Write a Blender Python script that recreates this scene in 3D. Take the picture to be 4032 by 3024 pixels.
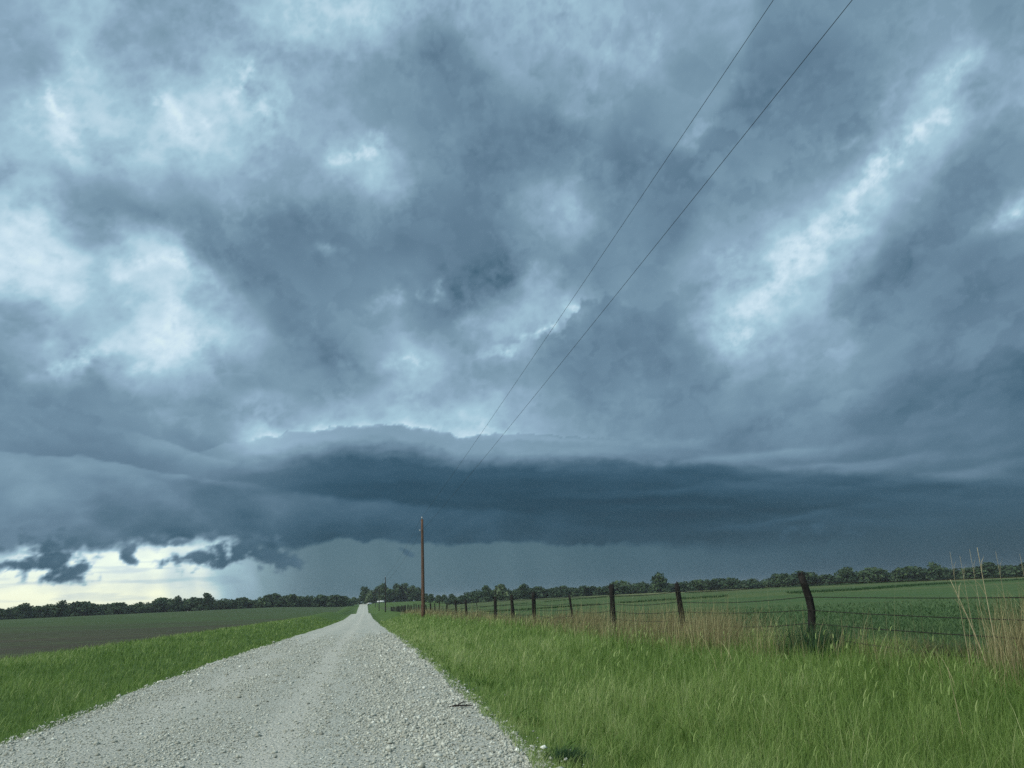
import bpy, math
import numpy as np
from mathutils import Matrix, Vector

# ------------------------------------------------------------------ scene, camera, light
for o in list(bpy.data.objects):
    bpy.data.objects.remove(o)
SC = bpy.context.scene
COL = SC.collection
rng = np.random.RandomState(11)
EYE = 1.6
YAW, PITCH, ROLL = math.radians(11.1), math.radians(15.4), math.radians(2.6)
EXPOSURE = 1.0
SUN_AZ, SUN_EL = math.radians(-118), math.radians(48)

cam_d = bpy.data.cameras.new('camera')
cam = bpy.data.objects.new('camera', cam_d)
COL.objects.link(cam)
cam_d.sensor_width = 36.0
cam_d.lens = 769.0 / 1024.0 * 36.0
cam_d.clip_start = 0.05
cam_d.clip_end = 30000.0
fwd = Vector((math.sin(YAW) * math.cos(PITCH), math.cos(YAW) * math.cos(PITCH), math.sin(PITCH)))
right0 = Vector((math.cos(YAW), -math.sin(YAW), 0))
up0 = right0.cross(fwd)
cx = right0 * math.cos(ROLL) - up0 * math.sin(ROLL)
cy = right0 * math.sin(ROLL) + up0 * math.cos(ROLL)
cz = -fwd
cam.matrix_world = Matrix(((cx.x, cy.x, cz.x, 0), (cx.y, cy.y, cz.y, 0), (cx.z, cy.z, cz.z, EYE), (0, 0, 0, 1)))
SC.camera = cam

SC.view_settings.view_transform = 'Standard'
SC.view_settings.look = 'None'
SC.view_settings.exposure = EXPOSURE
SC.view_settings.gamma = 1.0
SC.view_settings.use_curve_mapping = False
SC.render.engine = 'CYCLES'
SC.cycles.max_bounces = 6
SC.cycles.diffuse_bounces = 3
SC.cycles.transparent_max_bounces = 6
SC.cycles.use_denoising = False
try:
    SC.cycles.denoiser = 'OPENIMAGEDENOISE'
    SC.cycles.denoising_input_passes = 'RGB_ALBEDO_NORMAL'
except Exception:
    pass

world = bpy.data.worlds.new('World')
SC.world = world
world.use_nodes = True
wn, wl = world.node_tree.nodes, world.node_tree.links
wn.clear()
w_out = wn.new('ShaderNodeOutputWorld')
w_bg = wn.new('ShaderNodeBackground')
w_sky = wn.new('ShaderNodeTexSky')
w_sky.sky_type = 'NISHITA'
w_sky.sun_disc = False
w_sky.sun_elevation = SUN_EL
w_sky.sun_rotation = SUN_AZ
w_mul = wn.new('ShaderNodeMix')
w_mul.data_type = 'RGBA'
w_mul.blend_type = 'MULTIPLY'
w_mul.inputs['Factor'].default_value = 1.0
w_mul.inputs[7].default_value = (0.04, 0.04, 0.04, 1)      # what thick storm cloud lets through
wl.new(w_sky.outputs[0], w_mul.inputs[6])
wl.new(w_mul.outputs[2], w_bg.inputs['Color'])
w_bg.inputs['Strength'].default_value = 0.05
wl.new(w_bg.outputs[0], w_out.inputs['Surface'])

sun_d = bpy.data.lights.new('sun', 'SUN')
sun_d.energy = 1.5
sun_d.angle = math.radians(40)
sun_d.color = (1.0, 0.95, 0.86)
sun = bpy.data.objects.new('sun', sun_d)
COL.objects.link(sun)
sd = Vector((math.sin(SUN_AZ) * math.cos(SUN_EL), math.cos(SUN_AZ) * math.cos(SUN_EL), math.sin(SUN_EL)))
sun.rotation_euler = sd.to_track_quat('Z', 'Y').to_euler()
sun.location = (0, 0, 60)

# ------------------------------------------------------------------ noise and sky model
# ---------- numpy noise ----------
_rng=np.random.RandomState(7)
_perm=np.tile(_rng.permutation(512),2)
_ang=_rng.rand(512)*2*np.pi
_gx,_gy=np.cos(_ang),np.sin(_ang)
def perlin(x,y):
    xi=np.floor(x).astype(int);yi=np.floor(y).astype(int)
    xf=x-xi;yf=y-yi
    u=xf*xf*xf*(xf*(xf*6-15)+10);v=yf*yf*yf*(yf*(yf*6-15)+10)
    def g(ix,iy,fx,fy):
        h=_perm[(_perm[ix&511]+iy)&511]
        return _gx[h]*fx+_gy[h]*fy
    a=g(xi,yi,xf,yf);b=g(xi+1,yi,xf-1,yf);c=g(xi,yi+1,xf,yf-1);d=g(xi+1,yi+1,xf-1,yf-1)
    return 1.5*((a*(1-u)+b*u)*(1-v)+(c*(1-u)+d*u)*v)
def fbm(x,y,o=5,gain=.5,lac=2.03):
    s=0;a=1.;t=0
    for i in range(o):
        s=s+a*perlin(x+17.3*i,y-9.1*i);t+=a
        a*=gain;x=x*lac;y=y*lac
    return s/t*1.6
def billow(x,y,o=5,gain=.5):
    s=0;a=1.;t=0
    for i in range(o):
        s=s+a*(1-2*np.abs(perlin(x+31.7*i,y+5.3*i)));t+=a
        a*=gain;x=x*2.07;y=y*2.07
    return s/t
def sstep(a,b,x):
    t=np.clip((x-a)/(b-a),0,1);return t*t*(3-2*t)

# cloud layout on the sky, azimuth (deg, clockwise from the road) and elevation (deg)
CP = np.array([[-26.86, 36.59, 0.68], [-21.01, 36.74, 0.73], [-23.56, 33.63, 0.72], [-14.69, 38.46, 0.67], [-9.09, 39.69, 0.72], [-5.78, 40.95, 0.78], [0.1, 40.94, 0.73], [8.24, 41.46, 0.7], [12.24, 39.66, 0.65], [16.45, 40.83, 0.69], [20.38, 39.61, 0.67], [26.35, 39.63, 0.64], [29.93, 38.12, 0.66], [35.37, 37.73, 0.54], [40.24, 36.36, 0.56], [44.55, 34.39, 0.58], [49.87, 32.62, 0.56], [-25.45, 33.1, 0.64], [-19.13, 34.19, 0.65], [-14.47, 36.29, 0.66], [-9.25, 36.59, 0.67], [-3.74, 37.81, 0.68], [2.09, 37.62, 0.62], [8.07, 37.73, 0.56], [14.16, 38.12, 0.62], [20.14, 37.61, 0.66], [24.09, 37.69, 0.68], [27.67, 35.93, 0.6], [33.01, 34.85, 0.52], [37.96, 33.61, 0.5], [42.51, 32.26, 0.54], [46.05, 30.78, 0.67], [48.87, 30.85, 0.67], [-24.3, 30.97, 0.7], [-22.37, 31.33, 0.89], [-18.9, 32.27, 0.74], [-14.79, 32.66, 0.95], [-12.26, 34.4, 0.79], [-9.51, 35.1, 0.91], [-8.02, 34.12, 0.82], [-3.64, 34.58, 0.65], [2.08, 35.54, 0.57], [7.99, 35.64, 0.54], [11.92, 34.93, 0.54], [19.9, 35.55, 0.66], [22.78, 33.67, 0.58], [27.31, 33.6, 0.62], [32.54, 32.28, 0.5], [37.51, 31.38, 0.5], [42.09, 30.37, 0.62], [44.64, 30.99, 0.77], [44.76, 28.94, 0.72], [47.43, 28.31, 0.7], [-24.23, 28.48, 0.73], [-20.94, 29.25, 0.75], [-17.13, 30.32, 0.74], [-13.95, 30.59, 0.73], [-8.95, 31.91, 0.73], [-5.38, 31.69, 0.65], [-0.21, 31.75, 0.74], [3.98, 32.21, 0.56], [9.82, 32.51, 0.5], [15.66, 32.22, 0.52], [21.36, 31.36, 0.54], [25.19, 31.78, 0.62], [30.48, 30.56, 0.54], [35.48, 29.48, 0.54], [40.05, 28.01, 0.65], [43.15, 28.29, 0.75], [44.84, 28.04, 0.74], [47.57, 25.4, 0.56], [-23.6, 25.79, 0.72], [-20.36, 26.76, 0.6], [-16.9, 28.0, 0.65], [-12.15, 28.75, 0.67], [-7.05, 29.04, 0.64], [-1.67, 29.78, 0.56], [3.94, 29.35, 0.52], [9.67, 29.31, 0.5], [15.36, 28.38, 0.6], [19.15, 28.38, 0.54], [24.66, 27.73, 0.52], [29.96, 27.2, 0.57], [34.85, 25.91, 0.58], [38.11, 26.08, 0.77], [41.78, 27.52, 0.68], [42.44, 24.94, 0.6], [46.41, 23.76, 0.52], [-23.57, 23.5, 0.89], [-22.02, 24.09, 0.88], [-18.73, 25.29, 0.57], [-15.76, 25.78, 0.54], [-11.93, 25.69, 0.52], [-6.92, 26.21, 0.5], [-1.62, 26.89, 0.52], [3.91, 27.39, 0.5], [7.66, 26.73, 0.5], [13.35, 26.86, 0.54], [16.06, 27.67, 0.65], [20.81, 26.24, 0.54], [24.39, 25.48, 0.5], [29.59, 24.69, 0.6], [32.99, 24.71, 0.64], [36.2, 24.35, 0.84], [37.73, 24.01, 0.68], [40.59, 23.0, 0.6], [43.34, 22.28, 0.54], [47.29, 21.73, 0.67], [-23.84, 21.42, 0.93], [-21.52, 22.13, 0.84], [-19.34, 22.79, 0.68], [-16.42, 22.93, 0.89], [-14.6, 23.17, 0.86], [-12.38, 22.81, 0.67], [-10.14, 23.36, 0.5], [-5.11, 24.41, 0.5], [-1.58, 24.28, 0.5], [3.87, 24.41, 0.48], [9.43, 24.01, 0.48], [13.18, 24.19, 0.54], [16.86, 23.61, 0.52], [22.31, 23.08, 0.56], [27.59, 22.72, 0.65], [31.96, 22.33, 0.65], [34.02, 22.91, 0.82], [37.25, 21.29, 0.7], [41.54, 20.31, 0.5], [45.47, 19.31, 0.5], [-23.08, 19.51, 0.78], [-20.41, 19.62, 0.67], [-17.39, 20.64, 0.72], [-14.08, 20.42, 0.79], [-11.62, 20.98, 0.74], [-8.36, 20.93, 0.6], [-5.02, 21.47, 0.54], [0.23, 21.68, 0.55], [3.85, 22.4, 0.6], [7.5, 21.69, 0.5], [10.49, 22.62, 0.52], [13.82, 22.46, 0.65], [16.6, 20.23, 0.67], [22.03, 20.42, 0.57], [25.51, 20.01, 0.64], [29.63, 20.1, 0.72], [32.36, 20.64, 0.77], [35.33, 19.13, 0.69], [39.66, 17.96, 0.52], [44.96, 16.77, 0.5], [-22.85, 17.5, 0.56], [-18.89, 18.32, 0.64], [-14.56, 18.8, 0.89], [-11.47, 18.75, 0.74], [-8.92, 18.94, 0.7], [-4.94, 19.16, 0.54], [0.25, 19.32, 0.56], [5.63, 20.01, 0.54], [9.27, 19.93, 0.67], [11.38, 18.3, 0.7], [18.24, 18.05, 0.53], [23.53, 17.89, 0.53], [27.3, 17.77, 0.65], [29.28, 17.51, 0.72], [33.31, 16.25, 0.64], [37.82, 15.81, 0.52], [43.3, 15.04, 0.5], [-22.58, 15.19, 0.54], [-20.81, 15.68, 0.68], [-18.6, 15.31, 0.52], [-15.01, 16.87, 0.7], [-11.35, 16.84, 0.65], [-6.54, 17.1, 0.6], [-2.5, 16.91, 0.52], [2.01, 16.96, 0.67], [3.79, 17.29, 0.7], [7.34, 16.55, 0.6], [12.73, 16.34, 0.58], [18.07, 16.0, 0.52], [23.28, 15.54, 0.53], [28.29, 14.98, 0.62], [33.03, 14.34, 0.57], [37.46, 13.66, 0.52], [42.87, 12.71, 0.44], [-22.35, 13.16, 0.5], [-18.42, 13.5, 0.56], [-14.2, 14.1, 0.62], [-9.62, 14.02, 0.58], [-4.79, 14.18, 0.6], [0.28, 14.24, 0.66], [5.51, 14.18, 0.64], [10.82, 14.01, 0.64], [16.13, 13.73, 0.6], [21.34, 13.34, 0.58], [28.04, 13.01, 0.55], [34.25, 12.23, 0.52], [39.92, 11.39, 0.44], [43.86, 11.04, 0.4], [-7.01, 12.48, 0.77], [-3.09, 12.87, 0.74], [3.74, 13.53, 0.75], [7.23, 12.59, 0.77], [10.76, 12.64, 0.68], [17.75, 11.9, 0.58], [24.54, 11.36, 0.54], [30.9, 10.38, 0.52], [36.76, 9.36, 0.46], [42.17, 8.93, 0.44], [-22.16, 11.43, 0.52], [-18.26, 11.69, 0.54], [-14.04, 11.92, 0.55], [-11.08, 12.36, 0.57], [-21.94, 9.41, 0.52], [-19.39, 9.53, 0.48], [-21.75, 7.69, 0.52], [-17.9, 7.8, 0.52], [-13.72, 7.57, 0.5], [-9.31, 7.92, 0.5], [7.15, 9.69, 0.55], [17.54, 9.19, 0.52], [27.48, 8.43, 0.48], [36.47, 7.53, 0.46], [43.06, 6.74, 0.42], [42.64, 4.47, 0.39], [36.09, 5.1, 0.39]])
SHELF = np.array([[-15.28, 9.39], [-12.45, 10.25], [-10.69, 10.9], [-8.86, 11.39], [-6.35, 11.9], [-5.06, 12.15], [-3.08, 12.27], [-1.07, 12.51], [0.29, 12.44], [2.0, 12.6], [3.38, 12.41], [4.77, 12.14], [6.85, 11.64], [9.31, 11.66], [11.77, 11.59], [15.95, 11.13], [21.08, 10.57], [24.39, 10.03], [27.59, 9.31], [30.69, 8.81], [35.12, 8.11], [38.68, 7.34], [41.26, 6.73], [44.5, 6.22], [50.74, 5.06]])
BANK = np.array([[-27.05, 4.04], [-22.58, 4.22], [-21.15, 4.35], [-19.89, 4.23], [-17.6, 4.5], [-14.93, 4.83], [-13.23, 4.64], [-10.95, 5.1], [-8.55, 4.91], [-7.31, 4.48], [-4.81, 4.1], [-2.92, 4.63], [-0.98, 4.64], [-0.16, 4.23], [1.32, 4.57], [2.97, 4.19], [4.97, 3.86], [7.0, 4.14], [8.69, 3.97], [10.72, 4.02], [12.74, 3.73], [15.09, 3.42], [17.1, 3.45], [20.43, 3.41], [23.05, 3.42], [25.61, 3.37], [28.13, 3.43], [30.03, 3.87], [35.95, 4.2]])
C1 = np.array([[-29.96, 9.96], [-23.24, 10.06], [-20.72, 9.91], [-18.09, 9.89], [-16.42, 9.56], [-14.7, 9.22], [-11.77, 8.84], [-8.72, 8.5], [-4.93, 7.97], [0.31, 7.31], [7.06, 6.58], [13.89, 6.01], [20.6, 5.37]])
C2 = np.array([[-18.3, 12.14], [-15.47, 11.69], [-13.09, 10.95], [-10.96, 10.28], [-8.79, 9.84], [-6.26, 9.54], [-3.02, 9.34]])
RAIN = np.array([[-14.77, 2.75, 0.62], [-7.23, 2.53, 0.57], [-2.87, 2.39, 0.5], [0.34, 2.27, 0.49], [3.62, 2.14, 0.48], [10.29, 1.87, 0.46], [16.96, 1.56, 0.43], [23.47, 1.25, 0.41], [29.64, 0.93, 0.38], [35.39, 0.63, 0.35], [40.65, 0.35, 0.34], [47.58, -0.03, 0.33]])
TOWER = np.array([[8.78, 16.51], [9.87, 18.47], [11.4, 18.54], [13.24, 19.0], [14.72, 19.4], [15.93, 19.93], [16.98, 21.29], [18.0, 21.75], [19.0, 21.94], [20.14, 21.29], [20.89, 20.4], [22.67, 19.67], [25.02, 18.73], [26.91, 17.32], [28.98, 15.22]])
BX = [-22.87, -17.82, -12.24, -6.16, 0.32, 7.07, 20.66]
LIPS = [(27.54, 8.92, 8.23, 0.47, 0.6, 0.075), (35.05, 7.68, 6.09, 0.39, -0.4, 0.075), (31.08, 7.13, 7.16, 0.36, 1.6, 0.045), (42.5, 6.46, 3.22, 0.5, 4.6, 0.07), (17.62, 10.27, 7.16, 0.43, 0.6, 0.04), (19.02, 6.4, 5.73, 0.32, -2.4, -0.035), (27.07, 5.04, 6.8, 0.32, -3.4, -0.035), (8.84, 8.27, 10.74, 0.5, -0.4, -0.02), (38.96, 5.73, 5.73, 0.57, 2.6, -0.03), (22.4, 6.85, 9.31, 0.29, -1.4, 0.025), (30.1, 4.4, 4.65, 0.179, 5.6, 0.05), (-3.04, 10.37, 5.37, 0.32, -1.4, -0.035)]
SCUD = [(-19.84, 3.72, 2.22, 1.22, -2.6, 0.4), (-20.4, 3.11, 1.97, 0.5, 2.4, 0.41), (-19.0, 2.85, 1.5, 0.72, 17.4, 0.4), (-15.63, 3.95, 0.57, 0.57, -2.6, 0.45), (-15.47, 3.42, 0.57, 0.36, 27.4, 0.42), (-10.85, 3.41, 2.22, 0.64, -6.6, 0.41), (-12.15, 3.44, 0.93, 0.36, -2.6, 0.45), (-9.51, 3.1, 0.5, 0.36, 27.4, 0.4), (-7.73, 3.61, 2.51, 0.86, 3.4, 0.4), (-6.04, 3.44, 1.86, 0.72, 22.4, 0.42), (-4.84, 2.96, 0.5, 0.32, 52.4, 0.43), (-8.21, 4.18, 1.79, 0.79, -2.6, 0.42), (-13.66, 4.64, 1.43, 0.43, -2.6, 0.45), (-10.49, 4.84, 0.57, 0.43, -2.6, 0.47), (-12.65, 4.45, 0.64, 0.29, -2.6, 0.48), (2.84, 3.48, 0.61, 0.21, 27.4, 0.41), (31.88, 3.09, 2.69, 0.5, -2.6, 0.33), (30.57, 3.36, 1.07, 0.36, -2.6, 0.33)]
WISP = [(-22.35, 31.19, 0.35, 1.15, 24.48, 0.16), (-22.76, 32.06, 0.25, 0.59, 16.8, 0.1), (-14.6, 32.4, 0.5, 1.04, 31.34, 0.16), (-16.01, 33.38, 0.38, 0.4, 13.04, 0.1), (-12.47, 32.84, 0.4, 0.29, 39.25, 0.1), (-10.42, 35.41, 0.46, 1.03, -26.63, 0.14), (-8.38, 34.23, 0.77, 0.76, 8.66, 0.1), (-9.6, 36.53, 0.29, 0.57, -32.03, 0.08), (-6.61, 34.88, 0.3, 0.88, 7.77, 0.07), (-0.02, 32.23, 1.15, 0.4, 27.28, 0.13), (-1.88, 31.4, 0.7, 0.41, 23.53, 0.1), (0.92, 33.05, 0.51, 0.28, 40.9, 0.09), (-23.42, 24.39, 1.1, 0.45, 24.07, 0.08), (-23.65, 22.03, 1.22, 1.14, 11.54, 0.1), (-21.28, 22.46, 0.66, 0.64, 10.64, 0.08), (-21.35, 20.67, 1.02, 0.29, 9.65, 0.08), (-16.13, 23.12, 0.84, 0.27, 29.73, 0.14), (-14.47, 23.43, 0.86, 0.28, -8.47, 0.12), (-13.02, 22.89, 0.76, 0.25, -36.36, 0.1), (-11.04, 21.99, 1.2, 0.29, -36.97, 0.08), (-17.83, 22.11, 0.38, 0.36, 8.85, 0.09), (-13.96, 18.85, 0.92, 0.75, 5.74, 0.14), (-14.64, 17.85, 0.57, 0.28, 5.53, 0.09), (-13.62, 20.46, 0.52, 0.82, 6.3, 0.1), (-11.74, 18.09, 1.48, 0.32, 20.62, 0.08), (3.61, 17.29, 1.15, 0.27, -12.51, 0.12), (2.01, 16.79, 0.81, 0.27, -8.11, 0.09), (5.5, 22.66, 0.27, 0.54, -35.61, 0.16), (4.03, 22.06, 0.41, 0.34, 0.03, 0.08), (1.67, 22.21, 0.8, 0.3, 20.92, 0.1), (2.39, 21.54, 0.67, 0.24, 0.58, 0.07), (0.95, 21.02, 1.0, 0.27, 11.09, 0.07), (10.83, 18.09, 1.24, 0.17, 19.43, 0.18), (13.99, 19.3, 0.89, 0.17, 26.42, 0.14), (11.93, 18.38, 2.07, 0.31, 17.09, 0.06), (16.25, 20.39, 0.34, 0.48, -24.36, 0.12), (7.82, 20.31, 0.89, 0.27, 28.4, 0.1), (13.51, 23.49, 1.02, 0.54, 16.28, 0.09), (-3.02, 25.03, 0.9, 0.29, -4.73, 0.1), (16.45, 27.8, 1.34, 0.72, 29.61, 0.09), (11.55, 28.59, 2.01, 0.29, 21.62, 0.04), (7.14, 34.11, 0.46, 0.28, -0.3, 0.03), (24.16, 38.11, 0.8, 1.14, -19.8, 0.06), (20.53, 37.57, 0.69, 0.41, 20.53, 0.05), (26.28, 31.61, 0.69, 0.37, 19.63, 0.07), (27.76, 31.68, 1.24, 0.27, 29.62, 0.05), (28.31, 22.94, 1.08, 0.39, 16.4, 0.09), (28.88, 22.03, 0.63, 0.26, -9.57, 0.05), (38.71, 25.93, 1.84, 0.45, 39.84, 0.16), (39.99, 26.97, 0.93, 0.29, 41.44, 0.13), (37.42, 24.08, 0.85, 0.36, 35.29, 0.06), (34.18, 22.88, 2.08, 0.75, 33.06, 0.1), (32.09, 21.01, 2.13, 0.64, 37.17, 0.1), (30.2, 19.36, 1.87, 0.85, 40.98, 0.08), (28.09, 17.34, 1.27, 0.99, 43.72, 0.09), (43.29, 28.98, 1.04, 0.31, 32.04, 0.12), (41.9, 28.08, 1.06, 0.28, 32.77, 0.09), (45.51, 30.97, 1.25, 0.32, 12.22, 0.1), (46.37, 31.51, 0.64, 0.32, 17.67, 0.08), (44.52, 29.16, 0.36, 0.6, -49.8, 0.09), (44.83, 28.63, 0.4, 0.27, -20.59, 0.06), (40.57, 30.54, 1.62, 0.23, 31.83, 0.05), (36.33, 28.67, 1.43, 0.24, 33.7, 0.04), (38.66, 28.98, 1.39, 0.23, 33.02, 0.06), (47.08, 21.95, 0.81, 0.31, 23.69, 0.13), (45.94, 21.55, 0.59, 0.25, 18.22, 0.06), (-20.26, 15.59, 1.55, 0.33, 37.7, 0.14), (-18.71, 16.51, 1.06, 0.27, 44.45, 0.1), (-21.23, 17.12, 1.01, 0.24, 19.05, 0.06), (-15.01, 16.87, 1.13, 0.69, 5.21, 0.07), (-15.78, 15.56, 0.84, 0.28, 42.61, 0.07), (-6.13, 40.36, 0.88, 0.82, 8.89, 0.05), (0.1, 40.94, 1.81, 0.5, 4.83, 0.05), (-22.26, 34.8, 0.64, 1.05, -4.41, 0.06), (-24.3, 30.97, 0.29, 1.07, 17.23, 0.05), (9.79, 23.66, 2.39, 0.88, 32.57, -0.08), (7.88, 22.02, 1.16, 0.88, 28.37, -0.07), (11.65, 23.59, 1.71, 0.47, 16.98, -0.06), (-10.18, 23.99, 2.41, 0.51, -25.83, -0.07), (-12.49, 24.37, 1.46, 0.37, -30.56, -0.06), (-15.76, 25.78, 2.51, 0.66, 4.18, -0.05), (-5.55, 26.96, 3.77, 0.64, 10.1, -0.04), (-2.17, 17.52, 1.44, 0.27, -17.09, -0.1), (-4.87, 16.84, 1.92, 0.33, 2.02, -0.05), (-18.23, 15.8, 1.07, 0.43, 49.05, -0.07), (-22.33, 17.57, 1.49, 0.41, 8.2, -0.05), (-22.39, 15.8, 1.24, 0.29, 7.13, -0.06), (11.41, 18.89, 1.38, 0.17, 15.24, -0.12), (13.26, 19.35, 0.62, 0.17, 26.64, -0.1), (2.4, 23.06, 1.0, 0.67, 0.79, -0.06), (32.75, 33.43, 2.06, 1.16, 21.6, -0.04), (25.06, 30.86, 2.54, 0.44, 20.37, -0.04), (20.4, 29.55, 2.95, 0.51, 27.75, -0.05), (28.59, 27.44, 3.75, 0.38, 30.76, -0.04), (40.15, 20.64, 3.26, 0.6, 25.34, -0.04), (17.95, 14.46, 0.88, 0.89, -4.36, -0.03), (-8.17, 36.73, 2.35, 0.46, -10.83, -0.04), (-2.98, 38.16, 1.82, 0.52, -13.13, -0.04), (-17.65, 35.08, 1.59, 0.38, -18.17, -0.04), (13.76, 32.97, 4.6, 1.25, 20.05, -0.04), (4.08, 38.28, 2.82, 0.35, 20.27, -0.04)]

def nw(a,e,cp,s,bg,w0):
    a=a.ravel().astype(np.float32);e=e.ravel().astype(np.float32);num=np.zeros_like(a);den=np.zeros_like(a)
    for A,E,L in cp:
        w=np.exp(-(((a-A)*np.cos(np.radians(E)))**2+(e-E)**2)/(2*s*s)).astype(np.float32)
        num+=w*L;den+=w
    return (num,den)
HL=[0,.25,.306,.36,.42,.49,.54,.59,.665,.775,.88,1.0]
HR=[.05,.12,.175,.235,.303,.380,.425,.472,.55,.64,.79,.93]
HB=[.10,.32,.384,.44,.498,.572,.62,.665,.75,.84,.93,.97]
def sky_fields(az,el):
    sh=az.shape; az=az.ravel();el=el.ravel()
    ar=np.radians(az); er=np.radians(np.clip(el,0,90))
    rho=np.cos(er)/(np.sin(er)+.16)
    X=np.sin(ar)*rho;Y=np.cos(ar)*rho            # cloud-deck plane
    th=np.radians(12);S=X*np.cos(th)-Y*np.sin(th);T=X*np.sin(th)+Y*np.cos(th)
    # --- upper deck
    big=fbm(S*2.1+3,T*1.1+8,4); big2=fbm(S*2.1-13,T*1.1+28,4)
    fin=.65*fbm(S*3.6+5,T*2.0,6,.5)+.5*fbm(az*.11+6,el*.15-az*.05,6,.5); fin2=.65*fbm(S*3.6-25,T*2.0+40,6,.5)+.5*fbm(az*.11-16,el*.15+9-az*.05,6,.5)
    nfa=fbm(az*.42+70,el*.5,6,.54); nfb=fbm(az*.42-70,el*.5+33,6,.54); nfc=fbm(az*.75+el*.3,el*.85+20,6,.66)
    up=sstep(5,14,el)
    wa=az+(1.0*big+2.6*fin)*(.5+.5*up); we=el+(.6*big2+2.0*fin2)*(.35+.65*up)
    n1,d1=nw(wa,we,CP,1.4,0,0); n2,d2=nw(wa,we,CP,3.0,0,0)
    bg=.66+.16*fbm(S*1.3+50,T*.9,5)+.05*sstep(70,140,np.abs(az-11))
    q=np.minimum(d2,1)
    B_=(n2+.02*bg*(1-q))/(d2+.02*(1-q)+1e-9)
    A_=(n1+.03*q*B_+.02*bg*(1-q))/(d1+.03*q+.02*(1-q)+1e-9)
    L=A_+.24*(A_-B_)*q
    wisp=.6*billow(az*.13+el*.05,el*.17-az*.04,6,.58)+.4*billow(az*.3-el*.1,el*.35,5,.58)
    L=L+.030*fin2*(.4+1.2*L)+.36*(wisp-.40)*sstep(.56,.82,L)+.010*fbm(S*12,T*6,4)
    sx=S+.10*nfa; ty=T+.14*nfb
    ly1=fbm(sx*2.2+7,ty*1.0-3,5,.5); ly2=fbm(sx*3.6-17,ty*1.5+13,5,.5); ly3=fbm(az*.17+el*.1+4,el*.2-az*.07,6,.55)
    fold=billow(S*1.5+2,T*.8+5,5,.55); fold2=fbm(S*3.2-8,T*1.3+2,6,.56)
    L=L-.005+up*(.035*(fold-.3)+.028*fold2+.030*(sstep(-.12,.16,ly1)-.5)+.026*(sstep(-.08,.14,ly2)-.5)+.018*(sstep(-.06,.10,ly3)-.5))+.05*sstep(15,9,el)*sstep(12,-12,az)
    L=np.where(L>.71,.71+.16*np.tanh((L-.71)/.20),L)
    for A,E,rx,ry,rot,dl in WISP:
        R=max(rx,ry)*2.6+2.5; near=np.flatnonzero((np.abs(az-A)*np.cos(np.radians(E))<R)&(np.abs(el-E)<R))
        if not len(near): continue
        a=az[near];e=el[near]
        x=(a-A)*np.cos(np.radians(E))+.95*nfa[near]; y=e-E+.75*nfb[near]
        c,s_=np.cos(np.radians(rot)),np.sin(np.radians(rot)); u=(x*c+y*s_)/(rx*1.2);v=(-x*s_+y*c)/(ry*1.3+.13)
        r2=u*u+v*v
        L[near]+=dl*(.62 if dl<0 else np.clip(1.6-1.05*L[near],.5,.9))*np.exp(-1.0*r2**.7)*(1+1.25*nfc[near])
    L=np.where(L>.80,.80+.14*np.tanh((L-.80)/.15),L)
    # --- tower cloud
    pf=fbm(az*.33+2,el*.42,6,.55); te=np.interp(az+1.0*pf,TOWER[:,0],TOWER[:,1],left=0,right=0)
    t=te+.9*pf+.45*nfa+.5*(billow(az*.22,el*.3,3,.5)-.4)-el
    edge=.55+1.6*sstep(TOWER[9,0],TOWER[12,0],az)
    m=.66*sstep(0,edge,t)*sstep(TOWER[0,0],TOWER[4,0],az)*(1-sstep(TOWER[-6,0],TOWER[-1,0],az))*(1-sstep(.3,4.5,t))
    L=L*(1-m)+m*(.49+.045*nfc+.03*pf)
    # --- left diagonal ribbons
    for C,dk,lt,ha,hb in ((C2,.49,.60,1.8,1.2),(C1,.455,.585,2.0,1.5)):
        ce=np.interp(az,C[:,0],C[:,1]); d=el-ce+.22*fbm(az*.5,el*.9,5)
        fade=sstep(C[0,0],C[2,0]+2,az)*(1-sstep(C[-4,0],C[-1,0],az))
        above=sstep(-.06,.12,d)*(1-sstep(.1,ha,d)); below=(1-sstep(-.12,.06,d))*sstep(-hb,-.1,d)
        L=L+fade*(above*(dk-L)*.75+below*(lt-L)*.6)
    # --- shelf
    puff2=billow(az*.42,el*.8+az*.02,5,.5)
    se=np.interp(az,SHELF[:,0],SHELF[:,1]); right=sstep(SHELF[12,0],SHELF[20,0],az)
    t=se+(.40*(puff2-.35)+.07*fbm(az*2,el*2,4))*(1-.3*right)-el
    xs=sstep(SHELF[0,0],SHELF[6,0],az)
    glow=.10*np.exp(-np.maximum(-t,0)/.9)*(t<0)*sstep(SHELF[2,0],SHELF[5,0],az)*(1-sstep(SHELF[12,0],SHELF[17,0],az))
    L=L+glow
    tb=t*(1+.25*right)-.42*fbm(az*.07+4,el*.12,3)-.14*fbm(az*.25,el*1.3,4)
    prof=np.interp(tb,[0,.25,1.0,1.5,2.0,2.6,4.5,6,8],[.64,.615,.59,.53,.42,.325,.285,.28,.29])
    prof=prof-right*.15*(1-sstep(1.5,3.0,tb))+.0*right
    prof=prof+(1-sstep(SHELF[3,0],SHELF[10,0],az))*.085
    prof=prof+.020*fbm(az*.10,t*1.6+az*.02,5)+.012*fbm(az*.3,el*.9,4)+right*.028*sstep(.1,.5,fbm(az*.08+2,el*.7+az*.03,4))*sstep(.2,1,tb)
    prof=prof+.05*sstep(SHELF[-9,0],SHELF[-3,0],az)*sstep(1.5,3,tb)
    fade_r=1-.45*sstep(SHELF[-6,0],SHELF[-2,0],az)
    m=sstep(0,.16+.5*right,t)*xs*fade_r
    L=L*(1-m)+m*prof
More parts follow.
